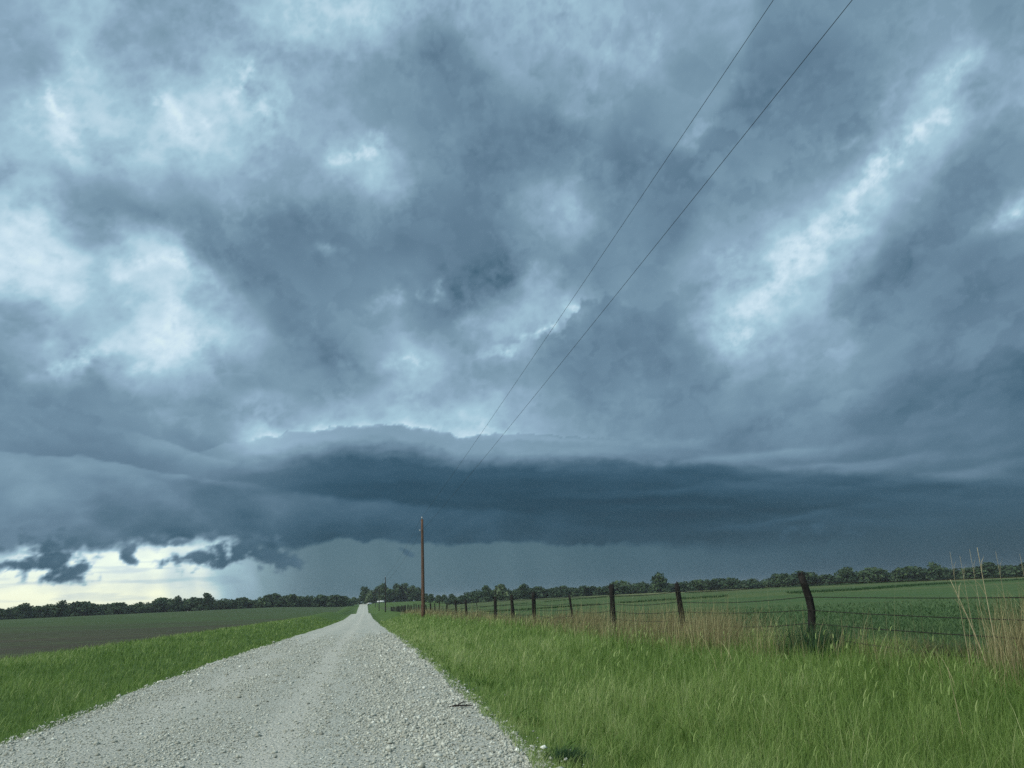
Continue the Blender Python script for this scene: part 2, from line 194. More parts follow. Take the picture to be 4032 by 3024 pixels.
    for A,E,rx,ry,rot,dl in LIPS:
        c,s_=np.cos(np.radians(rot)),np.sin(np.radians(rot)); x=az-A+.8*fbm(az*.15,el*.5,4); y=el-E+.22*fbm(az*.22+5,el*.7,5)
        u=(x*c+y*s_)/rx;v=(-x*s_+y*c)/ry; v=np.where(v>0,v*2.0,v*.8)
        L=L+dl*np.exp(-(u*u+v*v))
    # --- lower bank
    ce=np.interp(az,C1[:,0],C1[:,1]); d=ce-el+.25*fbm(az*.4,el*.8,4)
    be=np.interp(az,BANK[:,0],BANK[:,1]); cen=sstep(C1[6,0],C1[10,0]+4,az)
    lump=billow(az*.16+7,el*.3+3,6,.5)
    bl=np.interp(az,BX,[.60,.56,.47,.435,.395,.345,.31])-.12*(1-.65*cen)*sstep(.8,5.5,d)+.03*fbm(az*.25,el*.5,5)+.09*(lump-.35)*(1-.5*cen)
    m=sstep(-.05,.5,d)*(1-.75*sstep(C1[10,0],C1[12,0],az))*.85
    L=L*(1-m)+m*bl
    # --- below the cloud base: rain and gap
    soft=sstep(BANK[-7,0],BANK[-2,0],az); leftb=1-sstep(BANK[8,0],BANK[13,0],az)
    t=be+(.26*fbm(az*.55+9,el*.6,5,.5)+.22*(billow(az*.38,el*.5,4,.5)-.35))*(1-.4*soft)+.25*leftb*fbm(az*.9,el*1.1,5)-el
    wid=.30+.5*leftb+1.8*soft
    mb=sstep(-.1*wid,wid,t)
    rain=np.interp(az,RAIN[:,0],RAIN[:,2])-.018+.012*fbm(az*.3+el*.1,el*.1,3)-.02*sstep(2.5,0,el)
    gx=np.interp(az,[-13.94, -11.1, -8.44, -4.76],[1,.78,.30,0])
    gx=np.clip(gx+-.0+.16*fbm(az*.45+el*.2,el*.12,4)*sstep(.02,.2,gx)*sstep(1.02,.9,gx),0,1)
    strat=fbm(az*.16,el*2.2+3,5)
    clump=fbm(az*.5+3,el*.8,5)
    gapL=.985+.05*clump-.08*sstep(.05,.5,strat)+.04*sstep(-17,-22,az)*sstep(4,1,el)*(1-.0*el)
    gapL=gapL-.05*sstep(3.0,2.2,el)*sstep(1.0,1.8,el)
    low=rain*(1-gx)+gx*gapL
    L=L*(1-mb)+mb*low
    warm=mb*gx*sstep(.65,.9,low)*(.35+.5*sstep(3.4,.8,el)); teal=mb*(1-gx)*(1-.75*sstep(RAIN[5,0],RAIN[10,0],az))
    # --- scud
    for A,E,rx,ry,rot,sl in SCUD:
        c,s=np.cos(np.radians(rot)),np.sin(np.radians(rot)); dx=az-A;dy=el-E
        near=(np.abs(dx)<rx*2.2+.5)&(np.abs(dy)<rx*2.2+.5)
        if not near.any(): continue
        x=dx[near];y=dy[near];u=(x*c-y*s)/rx;v=(x*s+y*c)/ry
        n=fbm(az[near]*.95+3,el[near]*1.15,6,.52); 
        f=1-np.sqrt(u*u+v*v)+.95*n
        mm=sstep(-.30,.80,f)*.95
        L[near]=L[near]*(1-mm)+mm*(sl-.015+.05*n+.025*np.clip(v,-1,1)); warm[near]*=1-mm; teal[near]*=1-mm
    L=L-.042*sstep(10,4,el)*sstep(.62,.42,L)
    L=np.clip(L,.2,1.0)
    return np.stack([L,np.clip(warm,0,1),np.clip(teal,0,1)],-1)


# ------------------------------------------------------------------ helpers
def lin(c):
    return tuple((v / 12.92 if v <= .04045 else ((v + .055) / 1.055) ** 2.4) for v in c)

def tag(o, label=None, cat=None, group=None, kind=None):
    if label: o['label'] = label
    if cat: o['category'] = cat
    if group: o['group'] = group
    if kind: o['kind'] = kind
    return o

def empty(name, loc=(0, 0, 0), rz=0.0):
    o = bpy.data.objects.new(name, None)
    o.empty_display_size = .3
    o.location = loc
    o.rotation_euler = (0, 0, rz)
    COL.objects.link(o)
    return o

def link(name, me, mat=None, parent=None):
    o = bpy.data.objects.new(name, me)
    COL.objects.link(o)
    if mat is not None and not me.materials:
        me.materials.append(mat)
    o.parent = parent
    return o

def np_mesh(name, V, F, attrs=None, smooth=False, n=3):
    """V (N,3); F (M,n) int array of equal-size polygons"""
    me = bpy.data.meshes.new(name)
    V = np.ascontiguousarray(V, dtype=np.float32)
    F = np.ascontiguousarray(F, dtype=np.int32)
    n = F.shape[1]
    me.vertices.add(len(V))
    me.vertices.foreach_set('co', V.ravel())
    me.loops.add(F.size)
    me.loops.foreach_set('vertex_index', F.ravel())
    me.polygons.add(len(F))
    me.polygons.foreach_set('loop_start', np.arange(0, F.size, n, dtype=np.int32))
    if smooth:
        me.polygons.foreach_set('use_smooth', np.ones(len(F), bool))
    for k, v in (attrs or {}).items():
        v = np.ascontiguousarray(v, dtype=np.float32)
        if v.ndim == 1:
            a = me.attributes.new(k, 'FLOAT', 'POINT')
            a.data.foreach_set('value', v)
        else:
            a = me.attributes.new(k, 'FLOAT_COLOR', 'POINT')
            a.data.foreach_set('color', v.ravel())
    me.update(calc_edges=True)
    return me

class MB:
    """collects tubes, boxes and lofts into one mesh"""
    def __init__(s): s.v = []; s.f = []; s.n = 0
    def add(s, V, F):
        s.v.append(np.asarray(V, float)); s.f += [tuple(int(i) + s.n for i in f) for f in F]; s.n += len(V)
    def tube(s, pts, rad, sides=8, cap=True, rough=0.0, seed=0):
        pts = np.asarray(pts, float); rad = np.broadcast_to(np.asarray(rad, float), (len(pts),))
        r_ = np.random.RandomState(seed); V = []; F = []
        for i, p in enumerate(pts):
            t = pts[min(i + 1, len(pts) - 1)] - pts[max(i - 1, 0)]; t = t / (np.linalg.norm(t) + 1e-9)
            a = np.array((0, 0, 1.)) if abs(t[2]) < .8 else np.array((1., 0, 0))
            u = np.cross(t, a); u /= np.linalg.norm(u); w = np.cross(t, u)
            for k in range(sides):
                an = 2 * math.pi * k / sides; rr = rad[i] * (1 + rough * (r_.rand() - .5) * 2)
                V.append(p + rr * (math.cos(an) * u + math.sin(an) * w))
        for i in range(len(pts) - 1):
            for k in range(sides):
                a0 = i * sides + k; a1 = i * sides + (k + 1) % sides
                F.append((a0, a1, a1 + sides, a0 + sides))
        if cap:
            F.append(tuple(range(sides))[::-1]); F.append(tuple((len(pts) - 1) * sides + k for k in range(sides)))
        s.add(V, F)
    def box(s, c, d):
        c = np.asarray(c, float); d = np.asarray(d, float) / 2
        V = [c + d * np.array((i, j, k)) for i in (-1, 1) for j in (-1, 1) for k in (-1, 1)]
        s.add(V, [(0, 1, 3, 2), (4, 6, 7, 5), (0, 4, 5, 1), (2, 3, 7, 6), (0, 2, 6, 4), (1, 5, 7, 3)])
    def mesh(s, name, smooth=True):
        me = bpy.data.meshes.new(name)
        me.from_pydata([tuple(v) for v in np.concatenate(s.v)], [], s.f)
        if smooth: me.polygons.foreach_set('use_smooth', np.ones(len(me.polygons), bool))
        me.update()
        return me
    def build(s, name, mat, parent=None, smooth=True):
        return link(name, s.mesh(name, smooth), mat, parent)

# ------------------------------------------------------------------ materials
class NT:
    """small node-tree helper"""
    def __init__(s, name):
        s.m = bpy.data.materials.new(name); s.m.use_nodes = True
        s.t = s.m.node_tree; s.n = s.t.nodes; s.l = s.t.links; s.n.clear()
        s.out = s.n.new('ShaderNodeOutputMaterial')
    def node(s, ty, **kw):
        n = s.n.new('ShaderNode' + ty)
        for k, v in kw.items(): setattr(n, k, v)
        return n
    def set(s, sock, v):
        if hasattr(v, 'is_output') or isinstance(v, bpy.types.NodeSocket): s.l.new(v, sock)
        else: sock.default_value = v
    def pos(s): return s.node('NewGeometry').outputs['Position']
    def attr(s, name, which='Fac'): return s.node('Attribute', attribute_name=name).outputs[which]
    def noise(s, scale, detail=4, rough=.55, vec=None, stretch=None, w=None):
        n = s.node('TexNoise'); n.inputs['Scale'].default_value = scale; n.inputs['Detail'].default_value = detail
        n.inputs['Roughness'].default_value = rough
        v = vec if vec is not None else s.pos()
        if stretch is not None:
            m = s.node('Mapping'); s.l.new(v, m.inputs['Vector']); m.inputs['Scale'].default_value = stretch
            if w: m.inputs['Rotation'].default_value = (0, 0, w)
            v = m.outputs[0]
        s.l.new(v, n.inputs['Vector']); return n.outputs['Fac']
    def ramp(s, fac, stops, interp='LINEAR'):
        r = s.node('ValToRGB'); r.color_ramp.interpolation = interp; el = r.color_ramp.elements
        while len(el) < len(stops): el.new(.5)
        for e, (p, c) in zip(el, stops): e.position = p; e.color = (*c, 1)
        s.set(r.inputs[0], fac); return r.outputs[0]
    def math(s, op, a, b=0.0, c=None, clamp=False):
        n = s.node('Math', operation=op, use_clamp=clamp); s.set(n.inputs[0], a); s.set(n.inputs[1], b)
        if c is not None: s.set(n.inputs[2], c)
        return n.outputs[0]
    def mix(s, f, a, b, blend='MIX'):
        n = s.node('Mix', data_type='RGBA', blend_type=blend)
        s.set(n.inputs[0], f); s.set(n.inputs[6], a if not isinstance(a, tuple) else (*a, 1)); s.set(n.inputs[7], b if not isinstance(b, tuple) else (*b, 1))
        return n.outputs[2]
    def rng(s, v, a, b, c=0., d=1.):
        n = s.node('MapRange', clamp=True); s.set(n.inputs[0], v)
        for i, q in enumerate((a, b, c, d)): n.inputs[i + 1].default_value = q
        return n.outputs[0]
    def bump(s, h, strength=.5, dist=.02):
        n = s.node('Bump'); n.inputs['Strength'].default_value = strength; n.inputs['Distance'].default_value = dist
        s.set(n.inputs['Height'], h); return n.outputs[0]
    def principled(s, col, rough=.8, spec=.25, normal=None, metal=0.):
        p = s.node('BsdfPrincipled'); s.set(p.inputs['Base Color'], col if not isinstance(col, tuple) else (*col, 1))
        s.set(p.inputs['Roughness'], rough); p.inputs['Specular IOR Level'].default_value = spec; p.inputs['Metallic'].default_value = metal
        if normal is not None: s.l.new(normal, p.inputs['Normal'])
        s.l.new(p.outputs[0], s.out.inputs['Surface']); return p
    def leaf(s, col, rough=.55, spec=.3, trans=.35, tcol=None):
        p = s.node('BsdfPrincipled'); s.set(p.inputs['Base Color'], col); p.inputs['Roughness'].default_value = rough
        p.inputs['Specular IOR Level'].default_value = spec
        t = s.node('BsdfTranslucent'); s.set(t.inputs['Color'], tcol if tcol is not None else col)
        m = s.node('MixShader'); m.inputs[0].default_value = trans
        s.l.new(p.outputs[0], m.inputs[1]); s.l.new(t.outputs[0], m.inputs[2]); s.l.new(m.outputs[0], s.out.inputs['Surface'])

def xyz(t):
    s = t.node('SeparateXYZ'); t.l.new(t.pos(), s.inputs[0]); return s.outputs

def mat_blades(name, stops, trans=.35, rough=.55, spec=.25):
    t = NT(name)
    t.leaf(t.ramp(t.attr('tone'), stops), rough, spec, trans)
    return t.m

M = {}
M['grass'] = mat_blades('grass_blades', [(0, (0.051, 0.100, 0.018)), (.3, (0.113, 0.198, 0.038)), (.6, (0.189, 0.294, 0.070)), (.85, (0.298, 0.392, 0.130)), (1, (0.450, 0.501, 0.230))])
M['dry'] = mat_blades('dry_grass', [(0, (0.083, 0.082, 0.037)), (.4, (0.201, 0.176, 0.081)), (.75, (0.343, 0.310, 0.150)), (1, (0.549, 0.525, 0.273))], .25)
M['crop'] = mat_blades('crop_leaves', [(0, (0.041, 0.085, 0.034)), (.5, (0.077, 0.141, 0.052)), (1, (0.129, 0.206, 0.080))], .3)
M['weed'] = mat_blades('weed_leaves', [(0, (.018, .050, .020)), (.6, (.045, .10, .035)), (1, (.10, .17, .075))], .3)

def m_road():
    t = NT('gravel_road'); x = xyz(t)
    f1 = t.noise(38, 5, .7); f2 = t.noise(9, 4, .6); f3 = t.noise(.35, 3, .5, stretch=(2.5, .25, 1)); v = t.node('TexVoronoi')
    v.inputs['Scale'].default_value = 26; t.l.new(t.pos(), v.inputs['Vector'])
    c = t.ramp(f1, [(.25, (0.192, 0.205, 0.175)), (.5, (0.378, 0.397, 0.342)), (.75, (0.540, 0.561, 0.496))])
    cell = t.ramp(t.math('FRACT', t.math('MULTIPLY', v.outputs['Color'], 1.0)), [(0, (0.228, 0.244, 0.206)), (.5, (0.396, 0.415, 0.360)), (1, (0.576, 0.604, 0.537))])
    c = t.mix(.45, c, cell)
    c = t.mix(t.rng(f3, .42, .62, 0, .45), c, (.43, .435, .375))
    wob = t.math('MULTIPLY', t.math('SUBTRACT', t.noise(.12, 2, .5), .5), .7)
    for xc, wd, am in ((-1.05, .5, .55), (-3.2, .5, .4), (.75, .3, .2)):
        b_ = t.rng(t.math('ABSOLUTE', t.math('ADD', t.math('ADD', x[0], wob), -xc)), wd * .35, wd, am, 0)
        c = t.mix(t.math('MULTIPLY', b_, t.rng(f2, .25, .7, .5, 1.0)), c, (.50, .50, .43))
    damp = t.noise(.5, 4, .6, stretch=(1.6, .35, 1)); c = t.mix(t.rng(damp, .55, .72, 0, .35), c, (.29, .295, .25))
    h = t.math('ADD', t.math('MULTIPLY', v.outputs['Distance'], -1.0), t.math('MULTIPLY', f1, .8))
    t.principled(c, .95, .1, t.bump(h, .9, .03)); return t.m
M['road'] = m_road()

def m_stone():
    t = NT('limestone_chips')
    c = t.ramp(t.attr('tone'), [(0, (0.118, 0.124, 0.101)), (.25, (0.277, 0.286, 0.234)), (.6, (0.454, 0.470, 0.398)), (.9, (0.649, 0.672, 0.585)), (1, (0.850, 0.876, 0.784))])
    c = t.mix(t.rng(t.noise(60, 3), .3, .7, 0, .3), c, (.36, .35, .29))
    t.principled(c, .9, .15); return t.m
M['stone'] = m_stone()

def m_verge():
    t = NT('verge_ground'); a = t.noise(2.2, 5, .6); b = t.noise(.12, 3, .5)
    c = t.ramp(a, [(.25, (.028, .055, .018)), (.5, (.058, .105, .028)), (.75, (.10, .155, .042))])
    c = t.mix(t.rng(b, .4, .65, 0, .5), c, (.085, .135, .036))
    t.principled(c, .95, .08, t.bump(a, .8, .1)); return t.m
M['verge'] = m_verge()

def m_field_right():
    t = NT('green_crop_field'); x = xyz(t)
    a = t.noise(1.6, 5, .62); b = t.noise(.035, 4, .55, stretch=(1, 2.2, 1)); c_ = t.noise(.15, 3, .6, stretch=(1, 3, 1))
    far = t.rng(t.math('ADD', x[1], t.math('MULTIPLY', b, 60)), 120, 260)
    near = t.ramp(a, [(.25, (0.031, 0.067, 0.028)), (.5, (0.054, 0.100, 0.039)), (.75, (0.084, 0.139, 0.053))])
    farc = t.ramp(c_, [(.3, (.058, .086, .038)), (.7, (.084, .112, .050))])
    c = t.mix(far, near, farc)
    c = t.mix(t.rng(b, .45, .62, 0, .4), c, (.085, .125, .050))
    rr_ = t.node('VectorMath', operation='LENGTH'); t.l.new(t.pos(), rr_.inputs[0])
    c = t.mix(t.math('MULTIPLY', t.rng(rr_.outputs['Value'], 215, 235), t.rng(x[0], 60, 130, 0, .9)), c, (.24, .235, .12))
    band = t.noise(.02, 3, .5, stretch=(.25, 4, 1)); c = t.mix(t.rng(band, .52, .62, 0, .35), c, (.11, .125, .055))
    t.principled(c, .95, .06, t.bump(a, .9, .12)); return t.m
M['field_r'] = m_field_right()

def m_field_left():
    t = NT('tilled_crop_field'); x = xyz(t)
    a = t.noise(1.1, 5, .65); b = t.noise(.022, 4, .6, stretch=(.8, 2.4, 1)); d = t.noise(.09, 4, .6, stretch=(.5, 2.5, 1))
    soil = t.ramp(a, [(.25, (.034, .031, .024)), (.5, (.056, .052, .039)), (.75, (.082, .077, .055))])
    green = t.ramp(d, [(.3, (.038, .062, .028)), (.5, (.054, .086, .036)), (.75, (.074, .104, .046))])
    g = t.rng(t.math('ADD', t.math('ADD', x[1], t.math('MULTIPLY', x[0], -.25)), t.math('MULTIPLY', b, 190)), 160, 290)
    g2 = t.math('MULTIPLY', t.rng(d, .40, .66, .12, .8), t.rng(a, .35, .6, .25, 1.0))
    g = t.math('MAXIMUM', g, g2)
    c = t.mix(g, soil, green)
    c = t.mix(t.rng(t.noise(.03, 3, .5, stretch=(.4, 3, 1)), .55, .68, 0, .35), c, (.085, .072, .052))
    t.principled(c, .95, .06, t.bump(a, .9, .12)); return t.m
M['field_l'] = m_field_left()

def m_far():
    t = NT('far_pasture'); a = t.noise(.05, 5, .6)
    t.principled(t.ramp(a, [(.3, (.040, .080, .030)), (.7, (.075, .120, .042))]), .95, .05); return t.m
M['far'] = m_far()

def m_wood(name, stops, scale=30):
    t = NT(name); co = t.node('TexCoord').outputs['Object']
    a = t.noise(scale, 5, .65, vec=co, stretch=(1, 1, .06)); b = t.noise(3, 3, .5, vec=co)
    c = t.mix(t.rng(b, .4, .7, 0, .4), t.ramp(a, stops), stops[0][1])
    t.principled(c, .9, .1, t.bump(a, .8, .01)); return t.m
M['post'] = m_wood('weathered_post_wood', [(.25, (.010, .010, .010)), (.55, (.024, .023, .021)), (.8, (.055, .052, .046))])
M['post_g'] = m_wood('mossy_post_wood', [(.25, (.016, .024, .014)), (.55, (.034, .046, .025)), (.8, (.06, .07, .045))])
M['pole'] = m_wood('creosoted_pole_wood', [(.25, (.062, .040, .028)), (.55, (.13, .080, .056)), (.8, (.23, .155, .11))], 22)
M['pole_d'] = m_wood('dark_pole_wood', [(.25, (.018, .017, .016)), (.55, (.04, .036, .032)), (.8, (.07, .06, .05))], 22)
def m_plain(name, col, rough=.5, metal=0., spec=.3):
    t = NT(name); n = t.noise(14, 4, .6, vec=t.node('TexCoord').outputs['Object'])
    c = t.mix(t.rng(n, .35, .7, 0, .3), col, tuple(v * .6 for v in col))
    t.principled(c, rough, spec, None, metal); return t.m
M['steel'] = m_plain('rusty_steel_post', (.020, .030, .022), .7, .2)
M['wire'] = m_plain('rusty_wire', (.030, .026, .022), .7, .3)
M['cable'] = m_plain('weathered_cable', (.020, .022, .025), .6, .2)
M['porcelain'] = m_plain('porcelain', (.45, .46, .46), .25)
M['iron'] = m_plain('galvanised_iron', (.10, .10, .10), .5, .6)
M['white'] = m_plain('white_tank_paint', (.80, .81, .80), .4)
M['concrete'] = m_plain('concrete', (.35, .34, .31), .9)
M['glass'] = m_plain('dark_glass', (.02, .025, .03), .1)
M['rubber'] = m_plain('tyre_rubber', (.02, .02, .02), .8)
M['bark'] = m_wood('tree_bark', [(.25, (.022, .018, .014)), (.55, (.05, .042, .034)), (.8, (.09, .078, .062))], 8)

def m_leaves(name, dark, mid, light):
    t = NT(name); oi = t.node('ObjectInfo').outputs['Random']
    f = t.math('ADD', t.attr('tone'), t.math('MULTIPLY', t.math('SUBTRACT', oi, .5), .35))
    t.leaf(t.ramp(f, [(0, dark), (.5, mid), (1, light)]), .6, .2, .3); return t.m
M['leaf_a'] = m_leaves('foliage_dark', (.022, .048, .024), (.044, .082, .037), (.075, .125, .055))
M['leaf_b'] = m_leaves('foliage_mid', (.032, .062, .029), (.060, .105, .044), (.10, .155, .068))
M['leaf_c'] = m_leaves('foliage_pale', (.06, .095, .045), (.105, .155, .07), (.16, .215, .105))

# ------------------------------------------------------------------ sky dome
def build_sky():
    a = np.concatenate([np.arange(-40, -28, .5), np.arange(-28, 52, .115), np.arange(52, 64, .5), np.arange(64, 320, 3.2)])
    e = np.concatenate([np.arange(-1.6, 0, .4), np.arange(0, 7, .085), np.arange(7, 42.5, .115), np.arange(42.5, 90, 1.9), [90.]])
    A, E = np.meshgrid(a, e)
    fld = sky_fields(((A + 180) % 360) - 180, np.maximum(E, 0))
    R = 7000.
    ar, er = np.radians(A), np.radians(E)
    V = np.stack([R * np.sin(ar) * np.cos(er), R * np.cos(ar) * np.cos(er), R * np.sin(er)], -1).reshape(-1, 3)
    ne, na = A.shape
    i = np.arange(ne - 1)[:, None]; j = np.arange(na)[None, :]; j2 = (j + 1) % na
    F = np.stack([i * na + j, (i + 1) * na + j, (i + 1) * na + j2, i * na + j2], -1).reshape(-1, 4)
    me = np_mesh('sky', V, F, {'cloud': np.c_[fld, np.ones(len(fld))]}, smooth=True)
    t = NT('storm_sky')
    s = t.node('SeparateColor'); t.l.new(t.attr('cloud', 'Color'), s.inputs[0])
    n = t.node('TexNoise'); n.inputs['Scale'].default_value = .012; n.inputs['Detail'].default_value = 4
    t.l.new(t.pos(), n.inputs['Vector'])
    L = t.math('ADD', s.outputs[0], t.math('MULTIPLY', t.math('SUBTRACT', n.outputs['Fac'], .5), .012))
    c = t.ramp(L, [(HL[k], lin((HR[k], HL[k], HB[k]))) for k in range(len(HL))])
    c = t.mix(s.outputs[1], c, t.mix(1.0, c, (1.15, 1.0, .78), 'MULTIPLY'))
    c = t.mix(s.outputs[2], c, t.mix(1.0, c, (1.0, 1.0, .89), 'MULTIPLY'))
    em = t.node('Emission'); t.l.new(c, em.inputs[0]); em.inputs[1].default_value = 2.0 ** (-EXPOSURE)
    tr = t.node('BsdfTransparent'); ad = t.node('AddShader')
    t.l.new(em.outputs[0], ad.inputs[0]); t.l.new(tr.outputs[0], ad.inputs[1]); t.l.new(ad.outputs[0], t.out.inputs['Surface'])
    t.m.cycles.emission_sampling = 'NONE'
    o = link('sky', me, t.m); o['kind'] = 'structure'
build_sky()

# ------------------------------------------------------------------ terrain
ROAD_L, ROAD_R, FENCE_X, VERGE_L = -4.75, 1.72, 8.3, -14.0
def _smooth_tab(pts, lo, hi, n=4000, k=61):
    y = np.linspace(lo, hi, n); p = np.array(pts); v = np.interp(y, p[:, 0], p[:, 1])
    pad = np.pad(v, k // 2, mode='edge'); return y, np.convolve(pad, np.ones(k) / k, 'valid')
_ZR = _smooth_tab([(-200, 0), (20, 0), (30, -.08), (58, -.42), (100, -1.0), (183, -1.9), (240, -1.98), (290, -2.05), (350, -4.6), (445, -3.9), (560, -1.8), (690, .45), (760, .45), (1200, -2)], -200, 1200, 5600, 41)
_ZF = _smooth_tab([(-200, .4), (8, .36), (14, .34), (22, .22), (32, .18), (50, .1), (118, -.3), (252, -1.35), (367, -1.75), (450, -1.7), (560, .0), (640, 1.0), (760, 1.0), (1200, -1)], -200, 1200, 5600, 41)
def zr(Y): return np.interp(Y, *_ZR)
def zf(Y): return np.interp(Y, *_ZF)
def terrain(X, Y):
    X = np.asarray(X, float); Y = np.asarray(Y, float)
    road, fen = zr(Y), zf(Y)
    c = (ROAD_L + ROAD_R) / 2
    crown = .05 - .05 * ((X - c) / 3.2) ** 2 - .018 * (np.exp(-((X + 1.1) / .35) ** 2) + np.exp(-((X + 2.9) / .35) ** 2))
    z_road = road + crown
    z_rv = road - .03 - .14 * np.exp(-((X - 3.0) / .8) ** 2) + (fen - road + .03) * sstep(2.4, 7.6, X)
    r = np.hypot(X, Y)
    fr = .12 + .35 * sstep(60, 260, r) * sstep(10, 120, X) - 3.2 * sstep(285, 430, r)
    yy = Y + 7 * np.sin(X * .045) + 4 * np.sin(X * .11 + 1)
    fr = fr + .42 * np.exp(-((yy - 104) / 3.0) ** 2) + .4 * np.exp(-((yy - 172) / 4.0) ** 2)
    w = sstep(8.3, 55, X) * (1 - sstep(500, 650, Y) * (1 - sstep(60, 160, X)))
    z_fr = fen * (1 - w) + fr * w
    lv = zr(Y) * .55 + .10
    z_lv = road - .03 - .16 * np.exp(-((X + 6.0) / .8) ** 2) + (lv - road + .03) * sstep(-6.2, -12, X)
    fl = .05 + 1.25 * sstep(60, 480, r) - 2.5 * sstep(640, 800, r)
    w = sstep(-14, -70, X)
    z_fl = lv * (1 - w) + fl * w
    z = np.where(X < VERGE_L, z_fl, np.where(X < ROAD_L, z_lv, np.where(X <= ROAD_R, z_road, np.where(X <= FENCE_X, z_rv, z_fr))))
    # blend the few cm of mismatch at the road edges
    z = z + .02 * fbm(X * .9, Y * .9, 3) * ((X < ROAD_L - .3) | (X > ROAD_R + .3))
    return np.where(r > 1100, np.minimum(z, -1.5), z)

def edge_wander(Y, ed): return .30 * fbm(Y * .13 + ed * 3, Y * 0 + 2, 6, .62)
def build_ground():
    xs = np.concatenate([np.arange(-6000, -600, 600), np.arange(-600, -120, 30), np.arange(-120, -14, 4), np.arange(-14, ROAD_L - .01, .37),
                         np.linspace(ROAD_L, ROAD_R, 36), np.arange(ROAD_R + .3, 8.2, .3), [8.3], np.arange(9.3, 60, 1.5), np.arange(60, 140, 5), np.arange(140, 600, 20), np.arange(600, 6001, 600)])
    ys = np.concatenate([np.arange(-600, -30, 95), np.arange(-30, 4, 2), np.arange(4, 60, .5), np.arange(60, 120, 1.), np.arange(120, 300, 2.), np.arange(300, 500, 5), np.arange(500, 900, 20), np.arange(900, 7001, 450)])
    X, Y = np.meshgrid(xs, ys)
    Z = terrain(X, Y)
    # uneven road edges
    Xd = X.copy()
    for ed, sgn in ((ROAD_L, -1), (ROAD_R, 1)):
        k = np.argmin(np.abs(xs - ed)); Xd[:, k] += edge_wander(Y[:, k], ed)
    V = np.stack([Xd, Y, Z], -1).reshape(-1, 3)
    ny, nx = X.shape
    i, j = np.meshgrid(np.arange(ny - 1), np.arange(nx - 1), indexing='ij')
    F = np.stack([i * nx + j, i * nx + j + 1, (i + 1) * nx + j + 1, (i + 1) * nx + j], -1).reshape(-1, 4)
    cxm = (xs[:-1] + xs[1:])[j].ravel() / 2; cym = (ys[:-1] + ys[1:])[i].ravel() / 2
    rr = np.hypot(cxm, cym)
    reg = np.full(len(F), 0)
    reg[(cxm > ROAD_L) & (cxm < ROAD_R) & (cym < 900)] = 1
    reg[(cxm > FENCE_X) & (rr < 470) & (cym > -100)] = 2
    reg[(cxm < VERGE_L) & (rr < 640) & (cym > -100)] = 3
    far = (reg == 0) & ((rr > 640) | (cxm > 60) | (cxm < -120)); reg[far] = 4
    for k, name, mat in ((0, 'verge_ground', 'verge'), (1, 'gravel_road', 'road'), (2, 'crop_field_right', 'field_r'), (3, 'crop_field_left', 'field_l'), (4, 'ground', 'far')):
        f = F[reg == k]
        u, inv = np.unique(f, return_inverse=True)
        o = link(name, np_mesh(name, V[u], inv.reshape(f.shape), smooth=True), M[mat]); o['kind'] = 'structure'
build_ground()

# ------------------------------------------------------------------ grass
def blade_mesh(name, P, h, w, lean, az, tone, segs=3, taper=1.4, face=None):
    N = len(P)
    face = rng.rand(N) * 2 * np.pi if face is None else face
    L = np.stack([np.cos(az), np.sin(az), np.zeros(N)], -1); S = np.stack([np.cos(face), np.sin(face), np.zeros(N)], -1)
    rows = []
    for k in range(segs + 1):
        t = k / segs
        c = P + L * (h * lean * t ** 1.8)[:, None]
        c[:, 2] += h * (t - .35 * np.minimum(lean, 1.3) * t ** 2.4)
        if k == segs: rows.append(c[:, None, :])
        else:
            ww = (w * (1 - t ** taper * .85) * .5)[:, None]
            rows.append(np.stack([c - S * ww, c + S * ww], 1))
    V = np.concatenate(rows, 1); nv = V.shape[1]
    tri = []
    for k in range(segs - 1):
        a = 2 * k; tri += [(a, a + 1, a + 3), (a, a + 3, a + 2)]
    a = 2 * (segs - 1); tri.append((a, a + 1, a + 2))
    F = (np.arange(N)[:, None, None] * nv + np.array(tri)[None]).reshape(-1, 3)
    return np_mesh(name, V.reshape(-1, 3), F, {'tone': np.repeat(np.clip(tone, 0, 1), nv)})

def sample_polar(N, r0, r1, a0, a1, p=1.0):
    """points with density falling with distance: radius pdf ~ r**(1-p)"""
    u = rng.rand(N); q = 2 - p
    r = (r0 ** q + u * (r1 ** q - r0 ** q)) ** (1 / q) if abs(q) > 1e-3 else r0 * (r1 / r0) ** u
    a = np.radians(a0 + (a1 - a0) * rng.rand(N))
    return r * np.sin(a), r * np.cos(a), r

